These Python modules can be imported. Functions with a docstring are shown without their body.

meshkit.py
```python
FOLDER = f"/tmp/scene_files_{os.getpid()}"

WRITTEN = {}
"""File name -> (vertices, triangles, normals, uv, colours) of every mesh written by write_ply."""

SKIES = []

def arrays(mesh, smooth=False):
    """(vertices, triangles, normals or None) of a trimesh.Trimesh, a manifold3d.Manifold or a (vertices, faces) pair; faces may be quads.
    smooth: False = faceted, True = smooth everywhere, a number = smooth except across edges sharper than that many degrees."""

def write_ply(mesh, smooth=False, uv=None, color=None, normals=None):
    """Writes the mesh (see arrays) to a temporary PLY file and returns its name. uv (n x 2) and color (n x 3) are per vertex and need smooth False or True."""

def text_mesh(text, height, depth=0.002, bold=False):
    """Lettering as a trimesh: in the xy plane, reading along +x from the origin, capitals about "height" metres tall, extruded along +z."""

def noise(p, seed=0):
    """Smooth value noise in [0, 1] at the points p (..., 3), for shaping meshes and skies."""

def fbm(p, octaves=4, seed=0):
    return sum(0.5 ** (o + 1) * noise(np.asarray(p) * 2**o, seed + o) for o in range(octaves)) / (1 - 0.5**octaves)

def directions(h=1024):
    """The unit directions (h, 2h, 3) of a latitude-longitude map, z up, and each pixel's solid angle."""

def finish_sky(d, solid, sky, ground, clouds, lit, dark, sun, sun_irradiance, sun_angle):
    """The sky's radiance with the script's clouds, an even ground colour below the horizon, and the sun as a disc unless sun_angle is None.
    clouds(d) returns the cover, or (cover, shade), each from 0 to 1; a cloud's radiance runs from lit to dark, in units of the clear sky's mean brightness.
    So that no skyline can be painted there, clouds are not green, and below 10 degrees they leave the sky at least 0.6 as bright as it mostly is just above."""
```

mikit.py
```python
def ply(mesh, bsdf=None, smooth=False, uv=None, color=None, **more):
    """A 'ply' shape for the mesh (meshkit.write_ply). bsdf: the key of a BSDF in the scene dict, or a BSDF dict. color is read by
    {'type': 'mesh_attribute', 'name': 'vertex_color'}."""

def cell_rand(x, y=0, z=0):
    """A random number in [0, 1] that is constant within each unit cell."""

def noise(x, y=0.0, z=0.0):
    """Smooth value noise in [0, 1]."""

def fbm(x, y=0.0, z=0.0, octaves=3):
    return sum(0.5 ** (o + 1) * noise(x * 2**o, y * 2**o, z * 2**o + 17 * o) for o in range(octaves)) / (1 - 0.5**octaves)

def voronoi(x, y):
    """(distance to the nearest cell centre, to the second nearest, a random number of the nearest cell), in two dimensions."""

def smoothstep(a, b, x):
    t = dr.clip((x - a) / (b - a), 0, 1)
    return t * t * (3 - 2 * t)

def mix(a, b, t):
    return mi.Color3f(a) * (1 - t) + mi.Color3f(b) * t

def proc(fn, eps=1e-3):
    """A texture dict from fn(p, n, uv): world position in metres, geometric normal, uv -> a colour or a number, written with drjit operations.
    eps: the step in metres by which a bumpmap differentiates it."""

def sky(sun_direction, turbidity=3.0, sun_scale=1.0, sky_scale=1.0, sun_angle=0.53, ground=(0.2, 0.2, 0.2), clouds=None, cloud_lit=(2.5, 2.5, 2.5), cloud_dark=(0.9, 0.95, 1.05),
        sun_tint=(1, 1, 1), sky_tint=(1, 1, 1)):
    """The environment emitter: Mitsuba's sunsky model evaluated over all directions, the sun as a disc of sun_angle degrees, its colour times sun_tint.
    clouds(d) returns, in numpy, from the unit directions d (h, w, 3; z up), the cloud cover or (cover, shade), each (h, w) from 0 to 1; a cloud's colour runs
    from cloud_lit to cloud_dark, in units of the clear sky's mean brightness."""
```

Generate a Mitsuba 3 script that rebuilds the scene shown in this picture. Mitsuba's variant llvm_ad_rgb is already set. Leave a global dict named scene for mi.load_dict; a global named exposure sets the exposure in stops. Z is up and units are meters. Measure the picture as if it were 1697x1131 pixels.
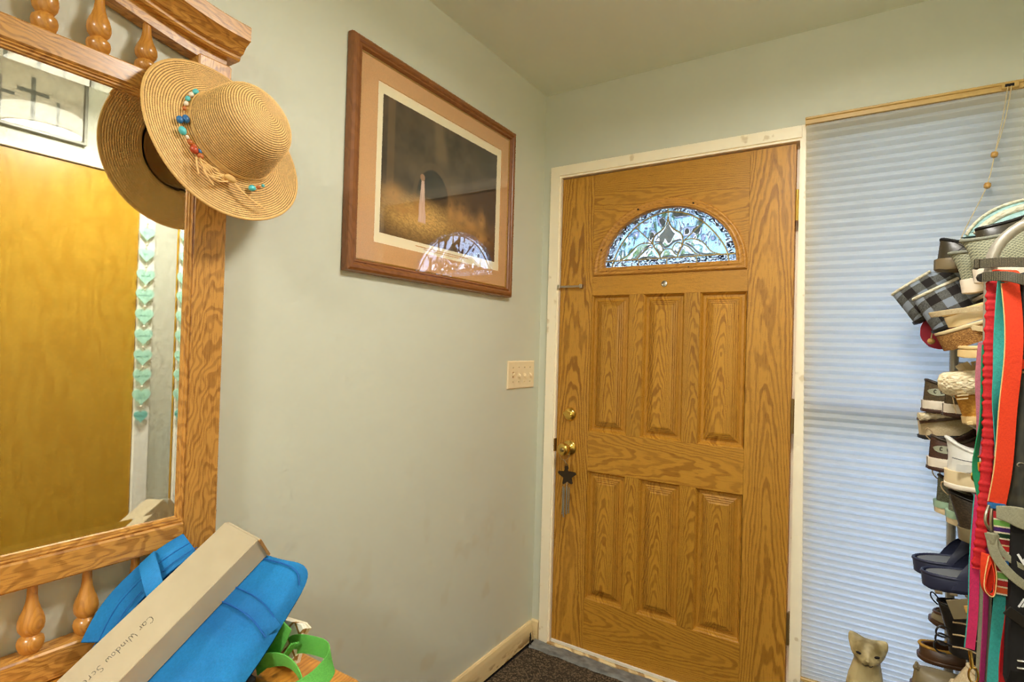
import math
import numpy as np
import trimesh
import drjit as dr
import mitsuba as mi
import mikit
import meshkit
from shapely.geometry import Polygon, Point, box as sbox
from shapely import affinity
from mikit import noise, fbm, smoothstep, mix, cell_rand, proc
from mitsuba import ScalarTransform4f as T

# ------------------------------------------------------------------ camera, sky, light, exposure
exposure = 2.78
scene, labels = {}, {}
CAM = np.array([1.2257, -2.1558, 1.2914])
FWD = np.array([-0.5371, 0.8434, 0.0121])
UPV = np.array([-0.0172, -0.0254, 0.9995])
scene['camera'] = {'type': 'perspective', 'fov': 85.69, 'fov_axis': 'x', 'near_clip': 0.05,
                   'to_world': T().look_at(origin=CAM.tolist(), target=(CAM + FWD).tolist(), up=UPV.tolist())}


def cloud_cover(d):
    f = meshkit.fbm(d * np.array([2.2, 2.2, 4.0]), 4, seed=3)
    return np.clip((f - 0.35) * 3.0, 0, 1), np.clip((f - 0.5) * 1.6, 0, 1)


scene['sky'] = mikit.sky((-0.35, -0.75, 0.62), turbidity=3.5, sun_scale=0.0, sky_scale=5.6, ground=(0.22, 0.24, 0.24),
                         clouds=cloud_cover, cloud_lit=(1.0, 1.1, 1.42), cloud_dark=(0.6, 0.72, 0.98), sky_tint=(0.9, 0.96, 1.15))
LAMP = np.array([1.12, -1.13])
LAMP_RGB = [11.8, 11.5, 10.8]
SHADE_RGB = [1.9, 1.88, 1.65]
FILL_LAMP_RGB = [15.5, 15.4, 14.8]  # radiance of the added fill lamp behind the camera


# ------------------------------------------------------------------ helpers
def C(r, g, b):
    return [((v / 255) / 12.92 if v / 255 <= 0.04045 else ((v / 255 + 0.055) / 1.055) ** 2.4) for v in (r, g, b)]


def rgb(c):
    return {'type': 'rgb', 'value': [float(x) for x in c]}


def pr(c, rough=0.5, **k):
    d = {'type': 'principled', 'base_color': c if isinstance(c, dict) else rgb(c), 'roughness': rough if isinstance(rough, dict) else float(rough)}
    for a, v in k.items():
        d[a] = v
    return d


def mat(name, bsdf, two=True):
    scene[name] = {'type': 'twosided', 'bsdf': bsdf} if two else bsdf
    return name


def bumped(bsdf, fn, scale, eps=1e-3):
    return {'type': 'bumpmap', 'arbitrary': proc(fn, eps=eps), 'scale': float(scale), 'bsdf': bsdf}


def numbered(k):
    if not any(x == k or x.startswith(k + '__') for x in list(scene) + list(labels)):
        return k
    i = 1
    while any(x == f'{k}_{i:03d}' or x.startswith(f'{k}_{i:03d}__') for x in list(scene) + list(labels)):
        i += 1
    return f'{k}_{i:03d}'


_used = {}


def nkey(k):
    i = _used.get(k, -1) + 1
    _used[k] = i
    return k if i == 0 else f'{k}_{i:03d}'


def tag(key, label=None, cat=None, group=None, kind=None):
    d = labels.setdefault(key, {})
    if label: d['label'] = label
    if cat: d['category'] = cat
    if group: d['group'] = group
    if kind: d['kind'] = kind
    return key


def thing(name, label, cat, group=None):
    return tag(nkey(name), label, cat, group)


def struct(name, label=None):
    return tag(nkey(name), label, None, None, 'structure')


def tm(m):
    if isinstance(m, (tuple, list)):
        v, f = np.asarray(m[0], float), np.asarray(m[1], int)
        if f.shape[1] == 4:
            f = np.vstack([f[:, [0, 1, 2]], f[:, [0, 2, 3]]])
        return trimesh.Trimesh(v, f, process=False)
    return m


def cat(*ms):
    ms = [tm(m) for m in (ms[0] if len(ms) == 1 and isinstance(ms[0], (list, tuple)) and not isinstance(ms[0], trimesh.Trimesh) else ms)]
    return trimesh.util.concatenate(ms)


_rg = np.random.default_rng(11)


def add(name, mesh, bsdf, parent=None, smooth=35, grain=None, color=None, uv=None, label=None, **more):
    """One entry. grain = (axis along the grain, centre): uv in metres for the wood materials."""
    key = nkey(f'{parent}__{name}') if parent else name
    m = tm(mesh)
    if (grain is not None or uv is not None or color is not None) and smooth not in (True, False):
        m = trimesh.graph.smooth_shade(m, angle=np.radians(smooth), facet_minarea=None)
        smooth = True
    if grain is not None:
        ax, c0 = np.asarray(grain[0], float), np.asarray(grain[1], float)
        ax = ax / np.linalg.norm(ax)
        ref = np.asarray(grain[2], float) if len(grain) > 2 else None
        if ref is None:
            ref = np.cross(ax, [0.3, 0.9, 0.25])
        b1 = ref - ax * (ref @ ax)
        b1 /= np.linalg.norm(b1)
        b2 = np.cross(ax, b1)
        q = np.asarray(m.vertices) - c0
        uv = np.stack([q @ ax + _rg.uniform(0, 40), q @ b1 + 0.9 * (q @ b2)], 1)
    if uv is not None and callable(uv):
        uv = uv(np.asarray(m.vertices))
    if color is not None and callable(color):
        color = color(np.asarray(m.vertices))
    scene[key] = mikit.ply(m, bsdf, smooth=smooth, uv=uv, color=color, **more)
    if label:
        tag(key, label)
    return key


def bx(x0, x1, y0, y1, z0, z1, r=0.0):
    """Box with chamfered edges."""
    if x0 > x1: x0, x1 = x1, x0
    if y0 > y1: y0, y1 = y1, y0
    if z0 > z1: z0, z1 = z1, z0
    if r <= 0:
        b = trimesh.creation.box((x1 - x0, y1 - y0, z1 - z0))
        b.apply_translation(((x0 + x1) / 2, (y0 + y1) / 2, (z0 + z1) / 2))
        return b
    pts = []
    for a, lo, hi in ((0, 0, 0),):
        pass
    for sx in (0, 1):
        for sy in (0, 1):
            for sz in (0, 1):
                p = np.array([(x0, x1)[sx], (y0, y1)[sy], (z0, z1)[sz]])
                s = np.array([1 - 2 * sx, 1 - 2 * sy, 1 - 2 * sz]) * r
                for k in range(3):
                    q = p + s
                    q[k] = p[k]
                    pts.append(q)
    return trimesh.convex.convex_hull(np.array(pts))


def frame_from(d, up=(0, 0, 1)):
    d = np.asarray(d, float) / np.linalg.norm(d)
    u = np.asarray(up, float)
    if abs(d @ u) > 0.98 * np.linalg.norm(u):
        u = np.array([1.0, 0, 0])
    s = np.cross(d, u)
    s /= np.linalg.norm(s)
    return d, s, np.cross(s, d)


def lathe(prof, origin=(0, 0, 0), axis=(0, 0, 1), n=40, up=(0, 0, 1)):
    """prof: list of (r, h) along the axis."""
    prof = np.asarray(prof, float)
    a, e, g = frame_from(axis, up if abs(np.dot(axis, up)) < 0.98 * np.linalg.norm(axis) else (1, 0, 0))
    t = np.linspace(0, 2 * np.pi, n, endpoint=False)
    v = (np.asarray(origin, float)[None, None] + prof[:, None, 0, None] * (np.cos(t)[None, :, None] * e + np.sin(t)[None, :, None] * g)
         + prof[:, None, 1, None] * a)
    m = len(prof)
    f = []
    for i in range(m - 1):
        for j in range(n):
            k = (j + 1) % n
            f.append([i * n + j, i * n + k, (i + 1) * n + k, (i + 1) * n + j])
    me = tm((v.reshape(-1, 3), np.array(f)))
    me.merge_vertices()
    me.update_faces(me.nondegenerate_faces())
    return me


def smoothpath(pts, n=40, closed=False):
    from scipy.interpolate import CubicSpline
    p = np.asarray(pts, float)
    if closed:
        p = np.vstack([p, p[:1]])
    t = np.r_[0, np.cumsum(np.maximum(np.linalg.norm(np.diff(p, axis=0), axis=1), 1e-6))]
    cs = CubicSpline(t, p, bc_type='periodic' if closed else 'natural')
    s = np.linspace(0, t[-1], n, endpoint=not closed)
    return cs(s)


def sweep(path, section, closed=False, normals=None, scale=None, cap=True, up=(0, 0, 1)):
    """Sweep a closed 2-D section (k,2) along path (n,3). section x = along side, y = along normal."""
    p = np.asarray(path, float)
    n = len(p)
    sec = np.asarray(section, float)
    k = len(sec)
    tg = np.gradient(p, axis=0) if not closed else (np.roll(p, -1, 0) - np.roll(p, 1, 0))
    tg /= np.maximum(np.linalg.norm(tg, axis=1, keepdims=True), 1e-9)
    if normals is None:
        u = np.asarray(up, float)
        if abs(tg[0] @ u) > 0.95:
            u = np.array([1.0, 0, 0]) if abs(tg[0][0]) < 0.9 else np.array([0, 1.0, 0])
        N = np.zeros_like(p)
        cur = u - tg[0] * (u @ tg[0])
        cur /= np.linalg.norm(cur)
        for i in range(n):
            cur = cur - tg[i] * (cur @ tg[i])
            cur /= max(np.linalg.norm(cur), 1e-9)
            N[i] = cur
    else:
        N = np.asarray(normals, float)
        if N.ndim == 1:
            N = np.tile(N, (n, 1))
        N = N - tg * (N * tg).sum(1, keepdims=True)
        N /= np.maximum(np.linalg.norm(N, axis=1, keepdims=True), 1e-9)
    S = np.cross(tg, N)
    sc = np.ones(n) if scale is None else np.asarray(scale, float)
    if sc.ndim == 1:
        sc = np.stack([sc, sc], 1)
    v = p[:, None] + sec[None, :, 0, None] * sc[:, None, 0, None] * S[:, None] + sec[None, :, 1, None] * sc[:, None, 1, None] * N[:, None]
    v = v.reshape(-1, 3)
    f = []
    for i in range(n if closed else n - 1):
        i2 = (i + 1) % n
        for j in range(k):
            j2 = (j + 1) % k
            f += [[i * k + j, i * k + j2, i2 * k + j2], [i * k + j, i2 * k + j2, i2 * k + j]]
    f = np.array(f)
    if cap and not closed:
        c0, c1 = len(v), len(v) + 1
        v = np.vstack([v, p[0] + (sec.mean(0)[0] * sc[0, 0]) * S[0] + sec.mean(0)[1] * sc[0, 1] * N[0], p[-1] + sec.mean(0)[0] * sc[-1, 0] * S[-1] + sec.mean(0)[1] * sc[-1, 1] * N[-1]])
        ff = []
        for j in range(k):
            j2 = (j + 1) % k
            ff += [[c0, j2, j], [c1, (n - 1) * k + j, (n - 1) * k + j2]]
        f = np.vstack([f, ff])
    m = trimesh.Trimesh(v, f, process=False)
    return m


def circ(r, n=10):
    t = np.linspace(0, 2 * np.pi, n, endpoint=False)
    return np.stack([np.cos(t), np.sin(t)], 1) * r


def rsec(w, h, r=None):
    """Rounded rectangle section, width w (side) and height h (normal)."""
    r = min(w, h) * 0.3 if r is None else r
    q = []
    for cx, cy, a0 in ((w / 2 - r, h / 2 - r, 0), (-w / 2 + r, h / 2 - r, 90), (-w / 2 + r, -h / 2 + r, 180), (w / 2 - r, -h / 2 + r, 270)):
        for a in (0, 45, 90):
            q.append((cx + r * math.cos(math.radians(a0 + a)), cy + r * math.sin(math.radians(a0 + a))))
    return np.array(q)


def tube(pts, r, n=10, smooth_n=None, closed=False, scale=None):
    p = smoothpath(pts, smooth_n, closed) if smooth_n else np.asarray(pts, float)
    return sweep(p, circ(r, n), closed=closed, scale=scale)


def ribbon(pts, w, th, normals=None, smooth_n=None, scale=None, up=(0, 0, 1)):
    p = smoothpath(pts, smooth_n) if smooth_n else np.asarray(pts, float)
    if normals is not None and np.ndim(normals) == 2 and len(normals) != len(p):
        nn = np.asarray(normals, float)
        x = np.linspace(0, 1, len(nn))
        s = np.linspace(0, 1, len(p))
        normals = np.stack([np.interp(s, x, nn[:, k]) for k in range(3)], 1)
    return sweep(p, rsec(w, th, th * 0.4), normals=normals, scale=scale, up=up)


def extrude(poly, h, z0=0.0):
    gs = getattr(poly, 'geoms', [poly])
    m = cat([trimesh.creation.extrude_polygon(g, h, engine='earcut') for g in gs if g.area > 0])
    m.apply_translation((0, 0, z0))
    return m


def place(m, o, ex, ey, ez):
    """Map local xyz to world with the given axes."""
    m = tm(m).copy()
    M = np.eye(4)
    M[:3, 0], M[:3, 1], M[:3, 2], M[:3, 3] = ex, ey, ez, o
    m.apply_transform(M)
    if np.linalg.det(M[:3, :3]) < 0:
        m.invert()
    return m


def on_back(m, y):
    """Local x, y (up), z (towards the room) placed on the door wall at depth y."""
    return place(m, (0, y, 0), (1, 0, 0), (0, 0, 1), (0, -1, 0))


def on_left(m, x):
    """Local x -> +y world (to the right in the picture), y -> up, z -> +x (into the room), on the left wall."""
    return place(m, (x, 0, 0), (0, 1, 0), (0, 0, 1), (1, 0, 0))


def on_right(m, x):
    """On the right wall seen from the room: local x -> -y, y -> up, z -> -x."""
    return place(m, (x, 0, 0), (0, -1, 0), (0, 0, 1), (-1, 0, 0))


def fix(m):
    m = tm(m)
    trimesh.repair.fix_normals(m)
    return m


def nested_panel(x0, x1, z0, z1, prof):
    """Rectangular panel: prof = [(inset, depth)], local z = depth towards the room."""
    v, f = [], []
    for ins, d in prof:
        v += [(x0 + ins, z0 + ins, d), (x1 - ins, z0 + ins, d), (x1 - ins, z1 - ins, d), (x0 + ins, z1 - ins, d)]
    for i in range(len(prof) - 1):
        for j in range(4):
            k = (j + 1) % 4
            f.append([i * 4 + j, i * 4 + k, (i + 1) * 4 + k, (i + 1) * 4 + j])
    n = (len(prof) - 1) * 4
    f.append([n, n + 1, n + 2, n + 3])
    return tm((v, f))


def spow(c, e):
    return np.sign(c) * np.abs(c) ** e


# ------------------------------------------------------------------ materials
def oak_fn(light, dark, freq=16.0, curve=1.0, half=0.075, wob=0.5, contrast=1.0, pore=0.35):
    L, D = C(*light), C(*dark)

    def fn(p, n, uv):
        u, v = uv.x, uv.y
        q = v / half + (noise(u * 0.9, 3.1) - 0.5) * 0.7
        wv = fbm(u * 2.3, v * 16.0, 1.7, 3)
        ring = u * 0.55 + q * q * 0.42 * curve * half / 0.075 + (wv - 0.5) * wob + 0.03 * noise(u * 40, v * 90)
        t = ring * freq
        fr = t - dr.floor(t)
        band = smoothstep(0.35, 0.62, fr) * (1 - smoothstep(0.82, 0.99, fr))
        band = band * (0.55 + 0.6 * noise(dr.floor(t) * 3.7, 5.0))
        pores = smoothstep(0.58, 0.85, noise(u * 45, v * 620.0, 2.0)) * pore
        tone = fbm(u * 1.1, v * 5.0, 9.0, 2) - 0.5
        k = dr.clip((band * 0.85 + pores) * contrast, 0, 1)
        return mix(L, D, k) * (1 + 0.25 * tone)
    return fn


def relief(fn_src):
    return fn_src


mat('oak_stile', pr(proc(oak_fn((192, 138, 50), (144, 92, 20), 9, 1.0, 0.075, 0.62, 0.95)), 0.42, specular=0.45))
mat('oak_rail', pr(proc(oak_fn((190, 136, 46), (150, 96, 22), 14, 0.6, 0.08, 0.5, 0.8)), 0.42, specular=0.45))
mat('oak_panel', pr(proc(oak_fn((190, 137, 46), (146, 92, 20), 24, 1.0, 0.05, 0.26, 0.9)), 0.4, specular=0.45))
mat('oak_molding', pr(proc(oak_fn((192, 136, 58), (150, 96, 34), 30, 0.2, 0.05, 0.3, 0.6)), 0.4, specular=0.45))
mat('oak_frame', pr(proc(oak_fn((194, 140, 66), (148, 96, 38), 46, 0.25, 0.05, 0.13, 0.75, 0.7)), 0.33, specular=0.5, clearcoat=0.4, clearcoat_gloss=0.85))
mat('oak_spindle', pr(proc(oak_fn((190, 130, 54), (156, 98, 34), 40, 0.4, 0.03, 0.2, 0.45)), 0.25, specular=0.5, clearcoat=0.7, clearcoat_gloss=0.92))
mat('oak_table', pr(proc(oak_fn((196, 130, 46), (160, 96, 28), 30, 0.3, 0.15, 0.25, 0.6)), 0.22, specular=0.5, clearcoat=0.7, clearcoat_gloss=0.93))


def birch(p, n, uv):
    u, v = uv.x, uv.y
    w = fbm(u * 2.2, v * 10.0, 0.5, 3)
    t = (w * 7.0 + v * 5 + u * 1.6)
    fr = t - dr.floor(t)
    fig = smoothstep(0.2, 0.6, fr) * (1 - smoothstep(0.6, 0.98, fr))
    fine = noise(u * 30, v * 420, 2.0)
    return mix(C(192, 148, 48), C(178, 130, 34), dr.clip(fig * 0.55 + 0.35 * fine, 0, 1)) * (0.96 + 0.08 * fbm(u * 1.5, v * 3, 7, 2))


mat('birch', pr(proc(birch), 0.3, specular=0.5))

WALL = C(205, 206, 188)


def wall_fn(p, n, uv):
    s = fbm(p.x * 1.3 + p.y * 1.3, p.z * 1.5, p.y * 0.7, 3)
    m = smoothstep(0.66, 0.86, fbm(p.x * 9 + p.y * 11, p.z * 9, 4.0, 3)) * smoothstep(1.2, 0.2, p.z)
    return mix(WALL, C(188, 172, 132), dr.clip(m * 0.3, 0, 1)) * (0.97 + 0.06 * s)


def wall_bump(p, n, uv):
    q = p.x + p.y
    return fbm(q * 130, p.z * 130, p.y * 40, 3) + 0.5 * noise(q * 45, p.z * 45, 3)


mat('wall_paint', bumped(pr(proc(wall_fn), 0.42, specular=0.4), wall_bump, 0.0016, 8e-4))
mat('ceiling_paint', bumped(pr(proc(lambda p, n, uv: mi.Color3f(C(216, 219, 202)) * (0.96 + 0.08 * fbm(p.x * 2, p.y * 2, 1, 3))), 0.7),
                            lambda p, n, uv: fbm(p.x * 60, p.y * 60, 2, 3), 0.002, 1e-3))


def trim_fn(p, n, uv):
    s = smoothstep(0.70, 0.8, fbm(p.x * 30 + p.y * 30, p.z * 28, p.y * 12, 3))
    return mix(C(248, 236, 208), C(190, 166, 118), s * 0.5)


mat('trim_paint', pr(proc(trim_fn), 0.35, specular=0.5))


def base_fn(p, n, uv):
    s = smoothstep(0.06, 0.0, p.z) * smoothstep(0.45, 0.7, fbm(p.x * 30 + p.y * 22, p.z * 60, 3, 3))
    return mix(C(226, 202, 152), C(150, 108, 50), s)


mat('base_paint', pr(proc(base_fn), 0.35, specular=0.5))
mat('white_door_paint', pr(C(226, 222, 208), 0.35))


def carpet_fn(p, n, uv):
    d, d2, r = mikit.voronoi(p.x * 150, p.y * 150)
    k = dr.clip(0.25 + 0.75 * r - 0.5 * d, 0, 1)
    return mix(C(48, 38, 26), C(128, 108, 84), k * k)


mat('carpet', bumped(pr(proc(carpet_fn), 0.95), lambda p, n, uv: mikit.voronoi(p.x * 150, p.y * 150)[0], 0.004))
mat('subfloor', pr(C(40, 32, 24), 0.9))
mat('strip_grey', pr(proc(lambda p, n, uv: mix(C(150, 152, 150), C(92, 92, 92), fbm(p.x * 40, p.y * 60, 1, 3))), 0.45, metallic=0.3))
mat('brass', {'type': 'principled', 'base_color': rgb(C(222, 186, 96)), 'metallic': 1.0, 'roughness': 0.16})
mat('old_brass', {'type': 'principled', 'base_color': rgb(C(150, 126, 84)), 'metallic': 0.9, 'roughness': 0.32})
mat('came', {'type': 'principled', 'base_color': rgb(C(196, 176, 120)), 'metallic': 0.9, 'roughness': 0.25})
mat('nickel', {'type': 'principled', 'base_color': rgb(C(190, 184, 172)), 'metallic': 1.0, 'roughness': 0.25})
mat('rack_metal', {'type': 'principled', 'base_color': rgb(C(168, 162, 148)), 'metallic': 0.35, 'roughness': 0.35})
mat('black_plastic', pr(C(18, 17, 16), 0.5))
mat('dark_hole', pr(C(20, 10, 6), 0.9))
mat('ivory', pr(C(238, 218, 178), 0.3, specular=0.5))
scene['mirror_silver'] = {'type': 'conductor', 'material': 'none', 'specular_reflectance': rgb([0.94, 0.94, 0.88])}
scene['mirror_silver'] = {'type': 'twosided', 'bsdf': scene['mirror_silver']}
mat('pane_glass', {'type': 'thindielectric', 'int_ior': 1.5}, False)
mat('solid_glass', {'type': 'dielectric', 'int_ior': 1.5, 'ext_ior': 1.0}, False)


# ------------------------------------------------------------------ the room
H = 2.428
XR = 1.72
YF = -4.6
# door wall with openings for the door and the window beside it
DX0, DX1, DZ1 = 0.0905, 1.0305, 2.048          # door rough opening inside the jambs
WX0, WX1, WZ0, WZ1 = 1.085, 1.585, 0.09, 2.06      # window opening


def wall_with_holes(w0, w1, z1, holes, th):
    p = sbox(w0, 0.0, w1, z1)
    for h in holes:
        p = p.difference(sbox(*h))
    return extrude(p, th)


k = struct('wall_back', 'off-white textured wall that holds the front door and the shaded window')
add(k, fix(on_back(wall_with_holes(-0.12, XR + 0.12, H, [(DX0 - 0.02, 0.0 - .1, DX1 + 0.02, DZ1 + 0.02), (WX0, WZ0, WX1, WZ1)], 0.12), 0.12)), 'wall_paint', smooth=False)
k = struct('wall_left', 'off-white textured wall where the picture and the oak mirror hang')
add(k, bx(-0.12, 0, YF, 0.0, 0, H), 'wall_paint', smooth=False)
k = struct('wall_right', 'off-white wall opposite the mirror, with a flat wooden door')
D2Y0, D2Y1, D2Z = -1.735, -0.925, 2.03
wr = wall_with_holes(0.0, -YF, H, [(-D2Y1, -0.1, -D2Y0, D2Z + 0.003)], 0.12)
add(k, fix(place(wr, (XR, 0, 0), (0, -1, 0), (0, 0, 1), (1, 0, 0))), 'wall_paint', smooth=False)
k = struct('wall_front', 'unseen off-white wall behind the camera, closes the room to bounce light')
add(k, bx(-0.12, XR + 0.12, YF - 0.12, YF, 0, H), 'wall_paint', smooth=False)  # out of view, closes the room so light bounces back
k = struct('ceiling', 'greyish white painted ceiling')
add(k, bx(-0.12, XR + 0.12, YF - 0.12, 0.12, H, H + 0.1), 'ceiling_paint', smooth=False)
k = struct('floor', 'brown speckled carpet floor of the entry')
add(k, bx(-0.12, XR + 0.12, YF - 0.12, 0.12, -0.12, -0.012), 'subfloor', smooth=False)
cp = Polygon([(0.026, -0.085), (0.06, -0.062), (0.12, -0.066), (0.5, -0.058), (1.0, -0.06), (XR - 0.012, -0.06), (XR - 0.012, YF + 0.01), (0.02, YF + 0.01), (0.024, -1.0), (0.019, -0.5), (0.024, -0.25)])
add('carpet', extrude(cp, 0.012, -0.012), 'carpet', parent='floor', smooth=False)
# crumpled grey edging strip between carpet and threshold
ys = np.linspace(0, 1, 60)
rows = []
for j, (yy, zz) in enumerate(((-0.075, 0.001), (-0.066, 0.007), (-0.045, 0.006), (-0.022, 0.010), (-0.020, -0.01))):
    x = 0.03 + 1.02 * ys
    nz = meshkit.noise(np.stack([x * 40, np.full(60, j * 3.1), np.zeros(60)], 1), 4)
    rows.append(np.stack([x, yy + 0.008 * (nz - 0.5), zz + 0.006 * nz * (j in (1, 2, 3))], 1))
v = np.concatenate(rows)
f = [[j * 60 + i, j * 60 + i + 1, (j + 1) * 60 + i + 1, (j + 1) * 60 + i] for j in range(4) for i in range(59)]
add('edging_strip', (v, np.array(f)), 'strip_grey', parent='floor', smooth=40, label='crumpled grey edging strip along the carpet at the door')

# baseboards
k = struct('baseboard_left', 'cream baseboard with dark scuffs along the left wall')
prof = np.array([(0, 0.004), (0.016, 0.004), (0.016, 0.062), (0.013, 0.072), (0.011, 0.083), (0.006, 0.088), (0, 0.088)])


def board(prof, axis_pts):
    """prof in (out from wall, z); axis_pts = (origin, direction along, out vector, length)."""
    o, al, out, ln = axis_pts
    pg = Polygon(prof)
    m = extrude(pg, ln)
    return fix(place(m, o, out, (0, 0, 1), al))


add(k, board(prof, ((0, -0.022, 0), (0, -1, 0), (1, 0, 0), 1.42)), 'base_paint', smooth=30)
k = struct('baseboard_back', 'short cream baseboard piece between corner and door casing')
add(k, board(prof, ((0.002, 0, 0), (1, 0, 0), (0, -1, 0), 0.036)), 'base_paint', smooth=30)
k = struct('baseboard_right', 'cream baseboard along the right wall')
add(k, cat(board(prof, ((XR, -0.02, 0), (0, -1, 0), (-1, 0, 0), 0.83)), board(prof, ((XR, -1.82, 0), (0, -1, 0), (-1, 0, 0), 2.7))), 'base_paint', smooth=30)
# peeled black flap in the corner
add('loose_flap', extrude(Polygon([(0.0, 0.0), (0.022, 0.004), (0.016, 0.045), (0.010, 0.052), (0.004, 0.03)]), 0.003).apply_transform(
    np.array([[0.75, 0, 0.6, 0.020], [-0.6, 0, 0.75, -0.055], [0, 1, 0, 0.004], [0, 0, 0, 1]])), 'black_plastic', parent='baseboard_left', smooth=False, label='loose black flap in the corner')

# door casing
CF = -0.016
k = struct('trim_1', 'cream painted casing around the front door')


def miter(pts, d=0.016, r=0.003):
    m = on_back(extrude(Polygon(pts), d), 0.0)
    return fix(m)


add('side_casing', miter([(0.044, 0), (0.088, 0), (0.088, 2.052), (0.044, 2.0935)]), 'trim_paint', parent=k, smooth=False)
add('head_casing', miter([(0.0442, 2.0938), (0.0882, 2.0522), (1.033, 2.0522), (1.033, 2.0935)]), 'trim_paint', parent=k, smooth=False)
rc = [(1.0335, 0), (1.064, 0), (1.064, 2.06), (1.046, 2.0935), (1.0335, 2.0935)]
add('side_casing', miter(rc), 'trim_paint', parent=k, smooth=False)
for xx in (1.0655, 1.0745):
    add('casing_bead', bx(xx, xx + 0.0065, -0.014, 0.0, 0, 2.06, 0.002), 'trim_paint', parent=k, smooth=False)
# jamb and stop
add('jamb', bx(0.088, 0.0935, -0.010, 0.11, 0, 2.05), 'trim_paint', parent=k, smooth=False)
add('jamb', bx(1.0275, 1.0335, -0.010, 0.11, 0, 2.05), 'trim_paint', parent=k, smooth=False)
add('jamb', bx(0.088, 1.0335, -0.010, 0.11, 2.0435, 2.0525), 'trim_paint', parent=k, smooth=False)
add('door_stop', bx(1.012, 1.0285, 0.046, 0.075, 0.015, 2.046), 'trim_paint', parent=k, smooth=False)  # stops behind the slab edge, keep outdoor light from leaking at the jamb
add('door_stop', bx(0.0925, 0.105, 0.046, 0.075, 0.015, 2.046), 'trim_paint', parent=k, smooth=False)
add('door_stop', bx(0.0925, 1.0285, 0.046, 0.075, 2.03, 2.046), 'trim_paint', parent=k, smooth=False)
add('strike_plate', bx(0.0915, 0.0955, -0.0125, 0.02, 0.845, 0.9), 'old_brass', parent=k, smooth=False, label='dark brass strike plate')
add('threshold', bx(0.085, 1.035, -0.02, 0.11, 0, 0.017, 0.003), 'base_paint', parent=k, smooth=False, label='yellowed wooden threshold')

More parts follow.
